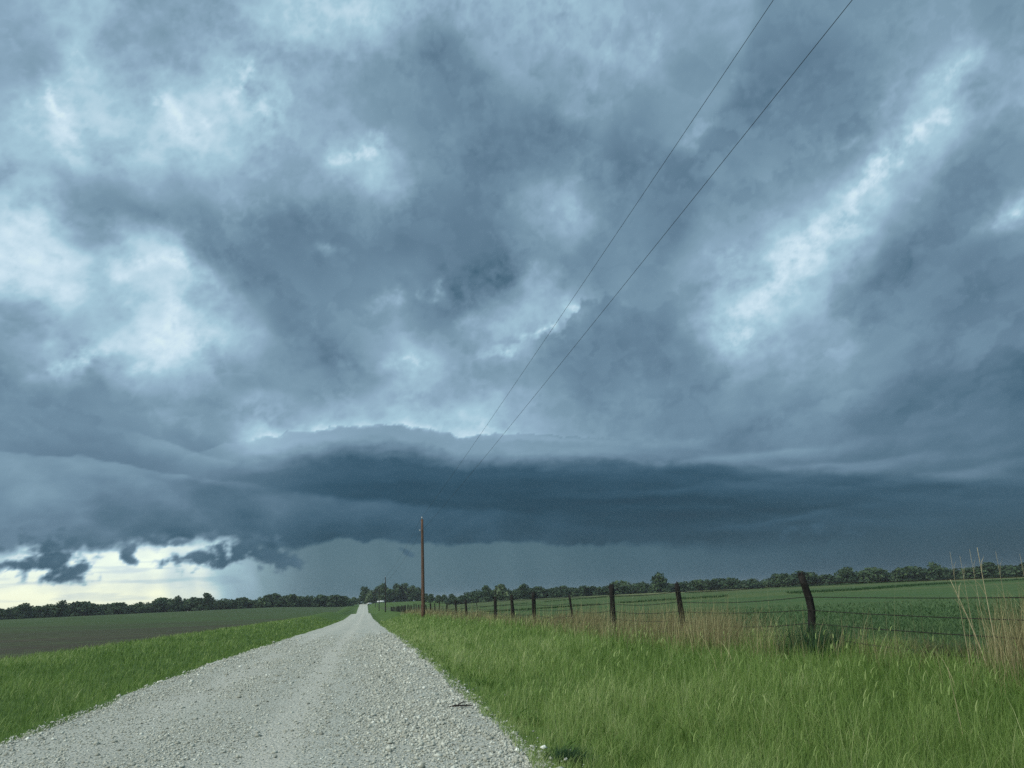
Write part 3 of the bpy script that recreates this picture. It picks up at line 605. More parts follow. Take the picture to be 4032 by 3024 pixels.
WIND = math.radians(10)        # lean towards +X
def green_verge(name, N, r0, r1, a0, a1, p, xlo, xhi, label):
    X, Y, r = sample_polar(N, r0, r1, a0, a1, p)
    ed = .18 * fbm(Y * .7, X * 0 + 4, 4)
    if xlo > 0: lo, hi = xlo + edge_wander(Y, ROAD_R) + .5 * ed, xhi + 2 * ed
    else: lo, hi = xlo + 2 * ed, xhi + edge_wander(Y, ROAD_L) + .5 * ed
    k = (X > lo) & (X < hi); X, Y, r = X[k], Y[k], r[k]; n = len(X)
    big = fbm(X * .22, Y * .16, 4); mid = fbm(X * .9 + 4, Y * .9, 4); tus = fbm(X * 3.1, Y * 2.6 + 7, 3)
    roadside = np.minimum(np.abs(X - ROAD_L), np.abs(X - ROAD_R))
    h = (.25 + .10 * big + .09 * mid + .12 * tus + .09 * rng.randn(n)) * (.40 + .60 * sstep(.1, 1.3, roadside))
    h = np.clip(h, .06, .75)
    w = .0040 * np.maximum(1, r / 8.5) * (.6 + .9 * rng.rand(n))
    lean = np.clip(.42 + .25 * mid + .30 * rng.randn(n), 0, 1.5)
    az = np.where(rng.rand(n) < .35, rng.rand(n) * 6.28, WIND + .9 * tus + .9 * rng.randn(n))
    tone = .42 + .16 * mid + .18 * big + .24 * tus + .20 * rng.randn(n)
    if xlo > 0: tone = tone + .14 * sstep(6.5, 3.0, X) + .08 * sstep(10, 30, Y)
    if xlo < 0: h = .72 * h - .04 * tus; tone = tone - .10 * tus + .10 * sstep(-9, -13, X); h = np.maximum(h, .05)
    tall = rng.rand(n) < .03
    h[tall] *= 1.4; tone[tall] += .22; w[tall] *= .7
    P = np.stack([X, Y, terrain(X, Y) - .015], -1)
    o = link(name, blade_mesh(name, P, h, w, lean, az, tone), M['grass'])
    tag(o, label, 'grass', kind='stuff')
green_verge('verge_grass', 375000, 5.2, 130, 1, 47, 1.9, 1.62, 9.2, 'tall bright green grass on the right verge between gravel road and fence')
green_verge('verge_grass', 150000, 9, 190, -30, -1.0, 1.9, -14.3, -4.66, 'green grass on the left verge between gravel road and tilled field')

def verge_weeds():
    X, Y, r = sample_polar(1500, 6, 60, 2, 47, 1.7)
    k = (X > 2.0) & (X < 8.6) & (fbm(X * .5 + 3, Y * .4, 3) > -.05); X, Y, r = X[k], Y[k], r[k]
    m = 9; X = np.repeat(X, m) + .07 * rng.randn(len(X) * m); Y = np.repeat(Y, m) + .07 * rng.randn(len(Y) * m); n = len(X); r = np.repeat(r, m)
    P = np.stack([X, Y, terrain(X, Y) - .01], -1)
    o = link('broadleaf_weeds', blade_mesh('broadleaf_weeds', P, .13 + .13 * rng.rand(n), (.012 + .014 * rng.rand(n)) * np.maximum(1, r / 14), .4 + .9 * rng.rand(n), rng.rand(n) * 6.28, .12 + .35 * rng.rand(n), 4, 3.2), M['grass'])
    tag(o, 'broad-leaved weeds scattered through the right verge', 'weeds', kind='stuff')
    X, Y, r = sample_polar(5200, 6, 80, 2, 47, 1.7); k = (X > 2.2) & (X < 8.4) & (fbm(X * .4, Y * .3, 3) > -.1); X, Y, r = X[k], Y[k], r[k]; n = len(X)
    hh = .36 + .22 * rng.rand(n); ln = .15 + .25 * rng.rand(n); aa = WIND + .7 * rng.randn(n); P = np.stack([X, Y, terrain(X, Y)], -1)
    T = P + np.stack([np.cos(aa), np.sin(aa), 0 * aa], -1) * (hh * ln)[:, None]; T[:, 2] += hh * (1 - .35 * ln) - .05
    P2 = np.concatenate([P, T]); w = .0028 * np.maximum(1, r / 9)
    o = link('seed_heads', blade_mesh('seed_heads', P2, np.concatenate([hh, .07 + .06 * rng.rand(n)]), np.concatenate([w, w * 2.8]), np.concatenate([ln, ln + .3]), np.concatenate([aa, aa]), np.tile(.66 + .26 * rng.rand(n), 2), 3, 3.0), M['grass'])
    tag(o, 'pale seed heads standing above the right verge grass', 'grass', kind='stuff')
verge_weeds()

def dry_fence_grass():
    N = 90000
    Y = 7.0 * (150 / 7.0) ** rng.rand(N); X = FENCE_X - .15 + .75 * rng.randn(N)
    azd = np.degrees(np.arctan2(X, Y)); r = np.hypot(X, Y)
    dens = np.interp(azd, [2, 4, 6, 9, 10.5, 12, 14, 17, 19, 22, 24, 26.8, 28.6, 30.5, 33, 34.5, 37, 40, 42, 44, 50], [.4, .5, .5, .25, .2, .35, .7, .8, .6, .8, 1, 1.0, .22, .05, .05, .12, .16, .16, .4, .5, .5])
    clump = sstep(-.3, .45, fbm(X * .8, Y * .45, 4))
    k = rng.rand(N) < dens * (.10 + .90 * clump) * .75
    X, Y, r, azd = X[k], Y[k], r[k], azd[k]; n = len(X)
    h = np.clip(.54 + .18 * rng.randn(n) + .30 * fbm(X * .8, Y * .45, 4), .14, 1.1)
    h = h * np.interp(azd, [0, 13, 16, 28, 30, 33, 35, 40, 42], [.9, .95, 1.25, 1.25, .9, 1, .7, .75, 1.35])
    tall = rng.rand(n) < .035; h[tall] = 1.0 + .5 * rng.rand(tall.sum())
    w = np.where(tall, .0035, .0048) * np.maximum(1, r / 12) * (.6 + .8 * rng.rand(n))
    lean = np.clip(.30 + .26 * rng.randn(n), 0, 1.2); lean[tall] *= .4
    tone = np.clip(.46 + .26 * rng.randn(n) + .18 * fbm(X, Y, 3), 0, 1); tone[tall] += .15
    P = np.stack([X, Y, terrain(X, Y) - .01], -1)
    o = link('dry_grass', blade_mesh('dry_grass', P, h, w, lean, np.where(rng.rand(n) < .3, rng.rand(n) * 6.28, WIND + .8 * rng.randn(n)), tone), M['dry'])
    tag(o, 'dead tan prairie grass standing along the barbed wire fence', 'dry grass', kind='stuff')
dry_fence_grass()

def crop_leaves():
    X, Y, r = sample_polar(105000, 11, 60, 8, 47, 1.75)
    k = (X > FENCE_X + .5) & (rng.rand(len(X)) < 1 - .85 * sstep(22, 58, r)); X, Y, r = X[k], Y[k], r[k]; n = len(X)
    b = fbm(X * .35, Y * .35, 4)
    h = np.clip(.17 + .04 * b + .04 * rng.randn(n), .05, .4)
    w = .013 * np.maximum(1, r / 20) * (.6 + .8 * rng.rand(n))
    P = np.stack([X, Y, terrain(X, Y) - .01], -1)
    o = link('crop_leaves', blade_mesh('crop_leaves', P, h, w, .5 + .5 * rng.rand(n), rng.rand(n) * 6.3, .45 + .2 * b + .2 * rng.randn(n), 2, 2.0), M['crop'])
    tag(o, 'low dark green leafy crop in the field behind the fence', 'crop', kind='stuff')
crop_leaves()

def terrace_grass():
    for k, (y0, wd, N, h0, lab) in enumerate(((104, .9, 12000, .20, 'dark rough grass strip along the nearer terrace in the right field'), (172, 1.1, 8000, .20, 'dark rough grass strip along the farther terrace in the right field'))):
        X = rng.rand(N) * (170 if k == 0 else 210) + 14
        Y = y0 - (7 * np.sin(X * .045) + 4 * np.sin(X * .11 + 1)) - 2.0 + wd * rng.randn(N) * .6
        keep = fbm(X * .05 + 9 * k, Y * .02, 3) > -.35; X, Y = X[keep], Y[keep]; n = len(X)
        P = np.stack([X, Y, terrain(X, Y) - .02], -1)
        o = link('terrace_grass', blade_mesh('terrace_grass', P, h0 * (.6 + .8 * rng.rand(n)), .09 * (.6 + .8 * rng.rand(n)), .4 * rng.rand(n), rng.rand(n) * 6.3, .35 + .25 * rng.randn(n), 2), M['weed'])
        tag(o, lab, 'grass', kind='stuff')
terrace_grass()

# ------------------------------------------------------------------ loose gravel
def gravel():
    N = 172000
    Y = 6.2 * (62 / 6.2) ** (rng.rand(N) ** 1.15); X = ROAD_L - .05 + (ROAD_R - ROAD_L + .1) * rng.rand(N) + .05 * rng.randn(N) * (1 + 3 * (rng.rand(N) < .07))
    Xw = X + .18 * fbm(Y * .12, Y * 0 + 1, 3)
    track = .85 * np.exp(-((Xw + 1.05) / .42) ** 2) + .6 * np.exp(-((Xw + 3.2) / .45) ** 2) + .15 * np.exp(-((Xw + 2.2) / .6) ** 2)
    k = rng.rand(N) < (1 - sstep(12, 60, Y) ** .8) * np.clip(1 - .88 * track, .08, 1) * (.35 + .65 * sstep(-.45, .35, fbm(X * 1.1, Y * .3, 4)))
    X, Y = X[k], Y[k]; n = len(X)
    coarse = .82 + .38 * sstep(-.6, .9, X) + .2 * sstep(-3.7, -4.5, X)
    s = np.clip(.0102 * coarse * np.exp(.48 * rng.randn(n)), .004, .04) * np.maximum(1, Y / 14) ** .7
    o8 = np.array([(1, 0, 0), (-1, 0, 0), (0, 1, 0), (0, -1, 0), (0, 0, 1), (0, 0, -1)], float)
    V = o8[None] * (s[:, None, None] * (.65 + .75 * rng.rand(n, 6, 1))) + .25 * s[:, None, None] * rng.randn(n, 6, 3)
    V[:, :, 2] *= .7
    a = rng.rand(n) * 6.28; c, sn = np.cos(a)[:, None], np.sin(a)[:, None]
    V = np.stack([V[:, :, 0] * c - V[:, :, 1] * sn, V[:, :, 0] * sn + V[:, :, 1] * c, V[:, :, 2]], -1)
    V += np.stack([X, Y, terrain(np.clip(X, ROAD_L, ROAD_R), Y) + s * .25], -1)[:, None, :]
    f = np.array([(0, 2, 4), (2, 1, 4), (1, 3, 4), (3, 0, 4), (2, 0, 5), (1, 2, 5), (3, 1, 5), (0, 3, 5)])
    F = (np.arange(n)[:, None, None] * 6 + f[None]).reshape(-1, 3)
    o = link('loose_gravel', np_mesh('loose_gravel', V.reshape(-1, 3), F, {'tone': np.repeat(np.clip(.52 + .18 * rng.randn(n), 0, 1), 6)}), M['stone'])
    tag(o, 'pale grey limestone gravel scattered over the road', 'gravel', kind='stuff')
gravel()

# ------------------------------------------------------------------ fence
def tz(x, y): return float(terrain(np.array([x]), np.array([y]))[0])
def fence():
    root = empty('barbed_wire_fence', (FENCE_X, 14.0, tz(FENCE_X - .05, 14.0)))
    tag(root, 'barbed wire fence on crooked dark wooden posts along the right verge', 'fence')
    ox, oy, oz = root.location
    tops = []
    def post(Y, H, r, bend, kind='post', label=None, kink=None, seed=0):
        gz = tz(FENCE_X - .05, Y)
        pts = []; rad = []
        n = 9
        for i in range(n):
            t = i / (n - 1); dx = bend * t
            if kink: dx = kink[0] * min(t / kink[1], 1) + kink[2] * max(0, (t - kink[1]) / (1 - kink[1]))
            pts.append((FENCE_X - ox + dx + .012 * math.sin(seed + 5 * t), Y - oy + .02 * math.sin(seed * 2 + 3 * t), gz - oz - .35 + (H + .35) * t))
            rad.append(r * (1.06 - .12 * t + .06 * math.sin(seed * 3 + 7 * t)))
        b = MB()
        if kind == 'steel_post':
            b.tube(pts, [r * .8] * n, 4); p0 = np.array(pts)
            b.tube(p0 + np.array((0, r * 1.2, 0)), [r * .35] * n, 4)
        else:
            b.tube(pts, rad, 10, rough=.10, seed=seed)
            # splintered top
            tp = np.array(pts[-1])
            for q in range(3):
                an = seed + 2.1 * q
                b.tube([tp + (math.cos(an) * r * .5, math.sin(an) * r * .5, -.03), tp + (math.cos(an) * r * .45, math.sin(an) * r * .45, .03 + .02 * q)], [r * .42, r * .2], 5)
        o = b.build(kind, M['steel'] if kind == 'steel_post' else M['post_g' if seed % 4 == 2 else 'post'], root, smooth=kind != 'steel_post')
        if label: o['label'] = label
        tops.append((Y, gz, H, pts))
    post(14.2, 1.42, .072, 0, label='tall crooked post kinked halfway up, nearest to the camera', kink=(.20, .68, -.15), seed=1)
    post(20.0, 1.46, .070, -.17, label='slender post leaning left', seed=2 + 1)
    post(26.3, 1.60, .095, .0, seed=4)
    post(32.0, 1.34, .045, -.12, label='thin bent post', kink=(.05, .5, -.06), seed=5)
    post(39.4, 1.56, .10, .05, seed=7)
    post(44.9, 1.50, .10, -.08, seed=8)
    post(51.2, 1.48, .10, -.02, seed=9)
    post(59.5, 1.66, .03, -.14, kind='steel_post', seed=11)
    for i, (Y, H, r, bd) in enumerate(((66.5, 1.42, .10, -.04), (74, 1.5, .085, -.04), (83, 1.2, .11, .04), (91, 1.55, .06, -.02), (97, 1.3, .07, -.05), (104, 1.35, .11, 0), (112, 1.2, .12, 0), (121, 1.2, .09, 0), (127, 1.25, .13, 0))):
        post(Y, H, r, bd, seed=12 + i)
    Y = 134.0; i = 0
    while Y < 270:
        post(Y, 1.15 + .35 * rng.rand(), .085 + .05 * rng.rand(), -.1 + .2 * rng.rand(), seed=30 + i); Y += 4.6 + 3.4 * rng.rand(); i += 1
    tops.sort()
    tops.insert(0, (3.0, tz(FENCE_X - .05, 3.0), 1.4, [(FENCE_X - ox, 3.0 - oy, tz(FENCE_X - .05, 3.0) - oz + 1.4)]))
    for s in range(5):
        fr = (.93, .74, .56, .38, .22)[s]
        pts = []
        for k, (Y, gz, H, pp) in enumerate(tops):
            hh = 1.36 * fr
            xo = np.interp(hh, [p[2] - (gz - oz) for p in pp], [p[0] for p in pp]) if len(pp) > 1 else pp[0][0]
            a = np.array((xo - .07, Y - oy, gz - oz + hh))
            if k:
                p0 = pts[-1]; m = 6 if Y < 60 else 2
                for q in range(1, m):
                    t = q / m; sag = .05 * (1 + .6 * s * ((k * 7 + s * 3) % 5) / 5) * 4 * t * (1 - t)
                    pts.append(p0 * (1 - t) + a * t - np.array((0, 0, sag)))
            pts.append(a)
        b = MB(); pts = np.array(pts)
        b.tube(pts, np.interp(pts[:, 1] + oy, [0, 15, 60, 270], [.006, .0065, .011, .016]), 4)
        d = np.concatenate([[0], np.cumsum(np.linalg.norm(np.diff(pts, axis=0), axis=1))])
        for L in np.arange(1, 45, .14):
            p = np.array([np.interp(L, d, pts[:, c]) for c in range(3)]); an = L * 37
            u = np.array((math.cos(an), .3, math.sin(an))) * .028
            b.tube([p - u, p + u], [.0028, .0012], 3, cap=False)
        b.build('barbed_wire', M['wire'], root)
fence()

# ------------------------------------------------------------------ utility poles and power lines
POLE_X = 6.15
POLES = [(-48.0, 10.6), (87.0, 10.55), (252.0, 10.5), (367.0, 10.6), (500.0, 9.6), (610.0, 9.6)]
def pole(Y, H, r, mat, label, name='utility_pole', X=POLE_X, small=False):
    z = tz(X, Y)
    root = empty(name, (X, Y, z))
    tag(root, label, 'utility pole', 'utility poles along the fence')
    b = MB(); n = 10
    b.tube([(.02 * math.sin(t * 2.2), 0, -.5 + (H + .5) * t) for t in np.linspace(0, 1, n)], [r * (1.12 - .42 * t) for t in np.linspace(0, 1, n)], 14, rough=.02, seed=int(Y) % 97)
    b.build('pole_shaft', M[mat], root)
    b = MB(); b.tube([(0, 0, H - .28), (0, 0, H + .12)], .022, 6); b.tube([(-r * .8, 0, H - .16), (r * .8, 0, H - .16)], .03, 6); b.build('pin_bracket', M['iron'], root)
    b = MB(); b.tube([(0, 0, H + .08), (0, 0, H + .13), (0, 0, H + .17), (0, 0, H + .2), (0, 0, H + .25), (0, 0, H + .28)], [.085, .10, .06, .085, .06, .03], 10); b.build('insulator', M['porcelain'], root)
    b = MB(); b.tube([(0, 0, H - 1.22), (-r * 1.5, 0, H - 1.22)], .03, 6); b.tube([(-r * 1.3, 0, H - 1.29), (-r * 1.3, 0, H - 1.15)], .06, 8); b.build('neutral_bracket', M['porcelain'], root)
    if not small:
        b = MB(); b.tube([(r * .75, -r * .85, .0), (r * .6, -r * .62, H * .6), (r * .5, -r * .55, H - .3)], .014, 4); b.build('ground_wire', M['iron'], root)
    return (X, Y, z + H + .26), (X - .05, Y, z + H - 1.28)
att = []
LAB = {-48.0: None, 87.0: 'tall reddish brown wooden utility pole rising beside the fence, nearest of the row', 252.0: 'dark slim utility pole, second along the fence, left of the nearest pole',
       367.0: 'dark slim utility pole, third along the fence, in front of the white tank', 500.0: 'short far utility pole by the farm trees, right one of the far pair', 610.0: 'short far utility pole by the farm trees, left one of the far pair'}
for Y, H in POLES:
    if Y < 0:
        z = tz(POLE_X, Y); att.append(((POLE_X, Y, z + H + .26), (POLE_X - .05, Y, z + H - 1.28))); continue
    r = .19 if Y < 100 else .17
    att.append(pole(Y, H, r, 'pole' if Y < 100 else 'pole_d', LAB[Y], small=Y > 200))
for w_, (sagk, lab) in enumerate(((.6, 'upper black power line running overhead to the pole tops'), (.6, 'lower black power line running overhead beneath the upper one'))):
    b = MB(); pts = []
    for k in range(len(att) - 1):
        p0, p1 = np.array(att[k][w_]), np.array(att[k + 1][w_]); sp = np.linalg.norm(p1 - p0)
        m = 40 if k == 0 else 10
        for q in range(m + (k == len(att) - 2)):
            t = q / m; pts.append(p0 * (1 - t) + p1 * t - np.array((0, 0, sagk * 4 * t * (1 - t) * 1.0 * (sp / 135) ** 2)))
    pts = np.array(pts)
    b.tube(pts, np.interp(pts[:, 1], [0, 40, 87, 250, 600], [.0042, .0065, .0095, .016, .022]), 6)
    o = b.build('power_line', M['cable']); tag(o, lab, 'power line', 'power lines along the road')

# ------------------------------------------------------------------ trees
def tree_variant(seed, H, W, lumps, nleaf, size, trunk_frac=.22):
    r_ = np.random.RandomState(seed)
    b = MB(); th = H * trunk_frac
    b.tube([(0, 0, -.6), (.05, .03, th * .6), (.1, -.05, th * 1.4), (.05, .08, H * .62)], [.034 * H * .55, .030 * H * .5, .024 * H * .45, .008 * H * .4], 8, rough=.06, seed=seed)
    C = []
    for i in range(lumps):
        a = r_.rand() * 6.28; q = (i + r_.rand()) / lumps; zz = H * (.10 + .76 * q)
        f = math.sin(math.pi * min(.30 + .62 * q, .97)) ** .8
        d = W * .5 * f * (.35 + .5 * r_.rand())
        rad = W * (.15 + .12 * r_.rand()); c = np.array((d * math.cos(a), d * math.sin(a), max(zz, rad * .6)))
        C.append((c, rad))
        st = np.array((.05, 0, th * (.9 + .6 * r_.rand())))
        b.tube([st, st * .4 + c * .6 + np.array((0, 0, -.2)), c], [.010 * H, .006 * H, .003 * H], 5)
    C.append((np.array((0, 0, H * .55)), W * .30)); C.append((np.array((0, 0, H - W * .17)), W * .16))
    vol = np.array([rad ** 2 for _, rad in C]); ids = r_.choice(len(C), nleaf, p=vol / vol.sum())
    cc = np.array([c for c, _ in C])[ids]; rr = np.array([q for _, q in C])[ids]
    d = r_.randn(nleaf, 3); d /= np.linalg.norm(d, axis=1)[:, None]
    d[:, 2] = d[:, 2] * .85
    P = cc + d * (rr * (.55 + .5 * r_.rand(nleaf) ** .6))[:, None]
    P[:, 2] = np.clip(P[:, 2], .1, H)
    nrm = d + .7 * r_.randn(nleaf, 3); nrm /= np.linalg.norm(nrm, axis=1)[:, None]
    u = np.cross(nrm, r_.randn(nleaf, 3)); u /= np.linalg.norm(u, axis=1)[:, None]; v = np.cross(nrm, u)
    s = (size * (.55 + .9 * r_.rand(nleaf)))[:, None]
    V = np.stack([P - u * s * .5 - v * s * .35, P + u * s * .45 - v * s * .5, P + u * s * .55 + v * s * .4, P - u * s * .4 + v * s * .55], 1)
    F = np.arange(nleaf * 4).reshape(-1, 4)
    tone = np.repeat(np.clip(.45 + .18 * r_.randn(nleaf) + .12 * r_.randn(len(C))[ids], 0, 1), 4)
    V = V.reshape(-1, 3)
    return b.mesh('trunk'), V, F, tone
VARS = []
for i, (H, W, l, n) in enumerate(((10, 9.5, 11, 900), (9, 10.5, 12, 900), (11, 8.5, 10, 850), (8, 8.5, 9, 750), (10, 11, 13, 950), (7.0, 9, 10, 750), (12, 9.5, 12, 950))):
    tm, V, F, tone = tree_variant(100 + i, H, W, l, n, .78); tm.materials.append(M['bark'])
    cr = []
    for mk in ('leaf_a', 'leaf_b', 'leaf_c'):
        me = np_mesh('crown', V, F, {'tone': tone}); me.materials.append(M[mk]); cr.append(me)
    VARS.append((H, tm, cr, V, F, tone))
def tree(az, r, top, leaf, var, label, group=None, cat='tree', sink=0.0, name='tree', wide=1.0):
    x, y = r * math.sin(math.radians(az)), r * math.cos(math.radians(az)); z = tz(x, y)
    H, tm, cr = VARS[var][:3]; s = top / H
    o = empty(name, (x, y, z - sink), rng.rand() * 6.28); o.scale = (s * wide, s * wide, s)
    link('trunk', tm, None, o); link('crown', cr[leaf], None, o)
    tag(o, label, cat, group)
    return o
ORD = ['first', 'second', 'third', 'fourth', 'fifth', 'sixth', 'seventh', 'eighth', 'ninth', 'tenth', 'eleventh', 'twelfth', 'thirteenth', 'fourteenth', 'fifteenth', 'sixteenth', 'seventeenth', 'eighteenth', 'nineteenth', 'twentieth', 'twenty-first', 'twenty-second', 'twenty-third', 'twenty-fourth', 'twenty-fifth', 'twenty-sixth', 'twenty-seventh', 'twenty-eighth', 'twenty-ninth', 'thirtieth']
LM_L = [(-99, 'the left border'), (-20.9, 'the spreading tree'), (-19.0, 'the bushy tree'), (-12.3, 'the flat-topped tree'), (-10.5, 'the round tree'), (-.7, 'the road')]
LM_R = [(4, 'the nearest utility pole'), (9.2, 'the seventh fence post'), (12.0, 'the fifth fence post'), (14.5, 'the thin bent post'), (17.5, 'the third fence post'), (22.4, 'the slender leaning post'), (30.6, 'the crooked near post'), (41, 'the tall dry stems'), (99, 'the right border')]
CNT = {}
def tl_label(az, lms, side):
    k = max(i for i, (q, _) in enumerate(lms) if q <= az); k = min(k, len(lms) - 2)
    CNT[(side, k)] = CNT.get((side, k), 0) + 1
    return f"{ORD[CNT[(side, k)] - 1]} {side} treeline tree from left between {lms[k][1]} and {lms[k + 1][1]}"
# left treeline
a = -25.5
while a < -1.35:
    h = 7.6 + 1.0 * math.sin(a * .9) + .8 * math.sin(a * 2.7) + 1.7 * (rng.rand() - .5) * 2
    h *= np.interp(a, [-25, -14, -8, -2], [.92, 1.0, 1.05, 1.08])
    lab = tl_label(a, LM_L, 'left'); g = 'trees of the left treeline'
    tree(a, 600 + 25 * rng.rand(), h, int(rng.choice([0, 0, 1])), int(rng.randint(0, 7)), lab, g, wide=1.25 + .75 * rng.rand(), sink=.5)
    a += .34 + .18 * rng.rand()
for az_, h_, v_, lab in ((-10.5, 11.8, 6, 'round dark tree standing above the middle of the left treeline'), (-12.3, 10.2, 4, 'broad flat-topped tree rising left of the round one in the left treeline'), (-20.9, 9.8, 1, 'spreading tree standing above the low left end of the left treeline'), (-19.0, 10.0, 4, 'bushy tree rising second from the left end of the left treeline')):
    tree(az_, 590, h_, 0, v_, lab, 'taller trees of the left treeline')
# right treeline
a = 6.3
while a < 46:
    h = 8.2 + .8 * math.sin(a * 1.1) + .8 * math.sin(a * 2.9) + 1.7 * (rng.rand() - .5) * 2
    h *= np.interp(a, [6, 9, 11, 20, 30, 44], [.72, .9, 1.0, 1.02, 1.08, 1.12])
    tree(a, 520 + 25 * rng.rand(), h, int(rng.choice([0, 0, 0, 1])), int(rng.randint(0, 7)), tl_label(a, LM_R, 'right'), 'trees of the right treeline', wide=1.25 + .75 * rng.rand())
    a += .40 + .2 * rng.rand()
for az_, h_, v_, l_, lab in ((20.9, 14.2, 4, 1, 'large domed tree standing above the right treeline, left of the leaning slender post'), (8.6, 12.0, 6, 0, 'dark pointed tree at the left end of the right treeline'), (11.3, 12.0, 2, 0, 'upright tree rising above the right treeline between the utility pole and the fence posts'), (9.5, 11.6, 5, 2, 'pale green tree beside the dark pointed one in the right treeline'), (33.4, 12.6, 1, 0, 'broad dark tree in the right treeline, just right of the crooked near post'), (38.6, 12.0, 4, 0, 'wide dark tree in the right treeline left of the tall dry stems')):
    tree(az_, 512, h_, l_, v_, lab, 'taller trees of the right treeline')
# farm trees at the end of the road
for az_, r_, h_, v_, l_, wd, lab in ((-.05, 690, 12.6, 0, 0, .95, 'dark round tree at the end of the road, leftmost of the farm trees'), (.45, 670, 9.5, 3, 2, .9, 'low pale tree between the road end and the white tank'), (.85, 700, 12.2, 4, 1, .8, 'mid green tree behind the third utility pole'), (1.3, 690, 14.2, 6, 1, .85, 'tallest light green tree behind the white tank'), (2.15, 700, 14.0, 2, 0, 1.0, 'tall dark tree just right of the second utility pole'), (2.75, 705, 13.6, 0, 0, .95, 'rounded dark tree in the middle of the farm trees'), (3.3, 700, 12.0, 1, 1, .8, 'lower tree right of the rounded dark farm tree'), (3.75, 695, 9.6, 5, 0, .85, 'small dark tree next to the nearest utility pole, rightmost of the farm trees'), (1.75, 715, 9.5, 5, 0, 1.0, 'low dark tree in the gap between the tall farm trees')):
    tree(az_, r_, h_ * 1.14, l_, v_, lab, 'trees round the farm', wide=wd * 1.1)
for i_, (az_, r_, h_) in enumerate(((4.2, 610, 6.2), (4.6, 600, 6.0), (5.1, 590, 5.4), (5.6, 580, 5.8), (6.1, 570, 6.4), (-.75, 760, 6.5), (-.45, 770, 5.5))):
    tree(az_, r_, h_, 1, 5, f'{ORD[i_]} low hedge bush from left between nearest utility pole and right treeline' if az_ > 0 else ('left', 'right')[i_ - 5] + ' one of two low bushes at the far end of the road', 'hedge bushes' if az_ > 0 else 'bushes at the road end', 'bush', name='bush')
def woodland(name, a0, a1, r0, r1, n, hs, label):
    Vs, Fs, Ts, base = [], [], [], 0
    for i in range(n):
        az_ = math.radians(a0 + (a1 - a0) * (i + rng.rand()) / n); r_ = r0 + (r1 - r0) * rng.rand()
        H, _, _, V, F, tone = VARS[i % 7]; s = hs * (.82 + .3 * rng.rand()) / H; q = rng.rand() * 6.28; c, sn = math.cos(q), math.sin(q)
        W = V.reshape(-1, 3)[: 4 * 340] * s * np.array((1.15, 1.15, 1.0)); W = np.stack([W[:, 0] * c - W[:, 1] * sn, W[:, 0] * sn + W[:, 1] * c, W[:, 2]], -1)
        x, y = r_ * math.sin(az_), r_ * math.cos(az_); W = W + np.array((x, y, tz(x, y) - .8))
        Vs.append(W); Fs.append(F[:340] + base); Ts.append(tone[: 1360]); base += len(W)
    o = link(name, np_mesh(name, np.concatenate(Vs), np.concatenate(Fs), {'tone': np.concatenate(Ts)}), M['leaf_a'])
    tag(o, label, 'woodland', kind='stuff')
woodland('woodland', -27, -1.5, 625, 690, 140, 8.6, 'mass of dark woodland filling the left treeline')
woodland('woodland', 7, 47, 545, 610, 190, 8.9, 'mass of dark woodland filling the right treeline')
woodland('woodland', -.2, 4.4, 715, 740, 14, 9.5, 'dark undergrowth behind the farm trees')

# ------------------------------------------------------------------ farm things
def tank():
    x, y = 11.6, 628.0; z = tz(x, y)
    root = empty('propane_tank', (x, y, z)); tag(root, 'long white horizontal gas tank in front of the farm trees', 'tank')
    L, R, zc = 5.5, .68, 1.05
    b = MB(); xs = np.concatenate([[-L / 2 + R * (1 - math.cos(q)) for q in np.linspace(.15, 1.5, 5)], [L / 2 - R * (1 - math.cos(q)) for q in np.linspace(1.5, .15, 5)]])
    rs = np.concatenate([[R * math.sin(q) for q in np.linspace(.15, 1.5, 5)], [R * math.sin(q) for q in np.linspace(1.5, .15, 5)]])
    b.tube([(q, 0, zc) for q in xs], rs, 18); b.build('tank_shell', M['white'], root)
    b = MB(); b.tube([(0, 0, zc + R - .02), (0, 0, zc + R + .2)], .22, 12); b.build('valve_dome', M['white'], root)
    for s in (-1, 1):
        b = MB(); b.box((s * 1.5, 0, .22), (.3, 1.1, .44)); b.box((s * 1.5, 0, .46), (.22, .9, .06)); b.build('saddle', M['concrete'], root, False)
tank()

def car():
    x, y = 3.4, 668.0; z = tz(x, y)
    root = empty('parked_vehicle', (x, y, z), .5); tag(root, 'small white vehicle at the far end of the road', 'vehicle')
    b = MB(); pr = [(-2.1, .35), (-2.15, .8), (-1.3, .95), (-.75, 1.42), (.9, 1.45), (1.6, .98), (2.1, .9), (2.12, .35)]
    V = [(px, s * .85 * (.86 if pz > 1.1 else 1), pz) for s in (-1, 1) for px, pz in pr]; n = len(pr)
    F = [tuple(range(n)), tuple(range(2 * n - 1, n - 1, -1))] + [(i, n + i, n + (i + 1) % n, (i + 1) % n) for i in range(n)]
    b.add(V, F); b.build('body', M['white'], root, False)
    for s in (-1, 1):
        b = MB(); b.add([(-1.15, s * .80, .99), (1.3, s * .80, 1.0), (.8, s * .745, 1.38), (-.7, s * .745, 1.36)], [(0, 1, 2, 3)]); b.build('side_window', M['glass'], root, False)
        for px in (-1.3, 1.35):
            b = MB(); b.tube([(px, s * .68, .33), (px, s * .88, .33)], .33, 14); b.build('wheel', M['rubber'], root)
car()

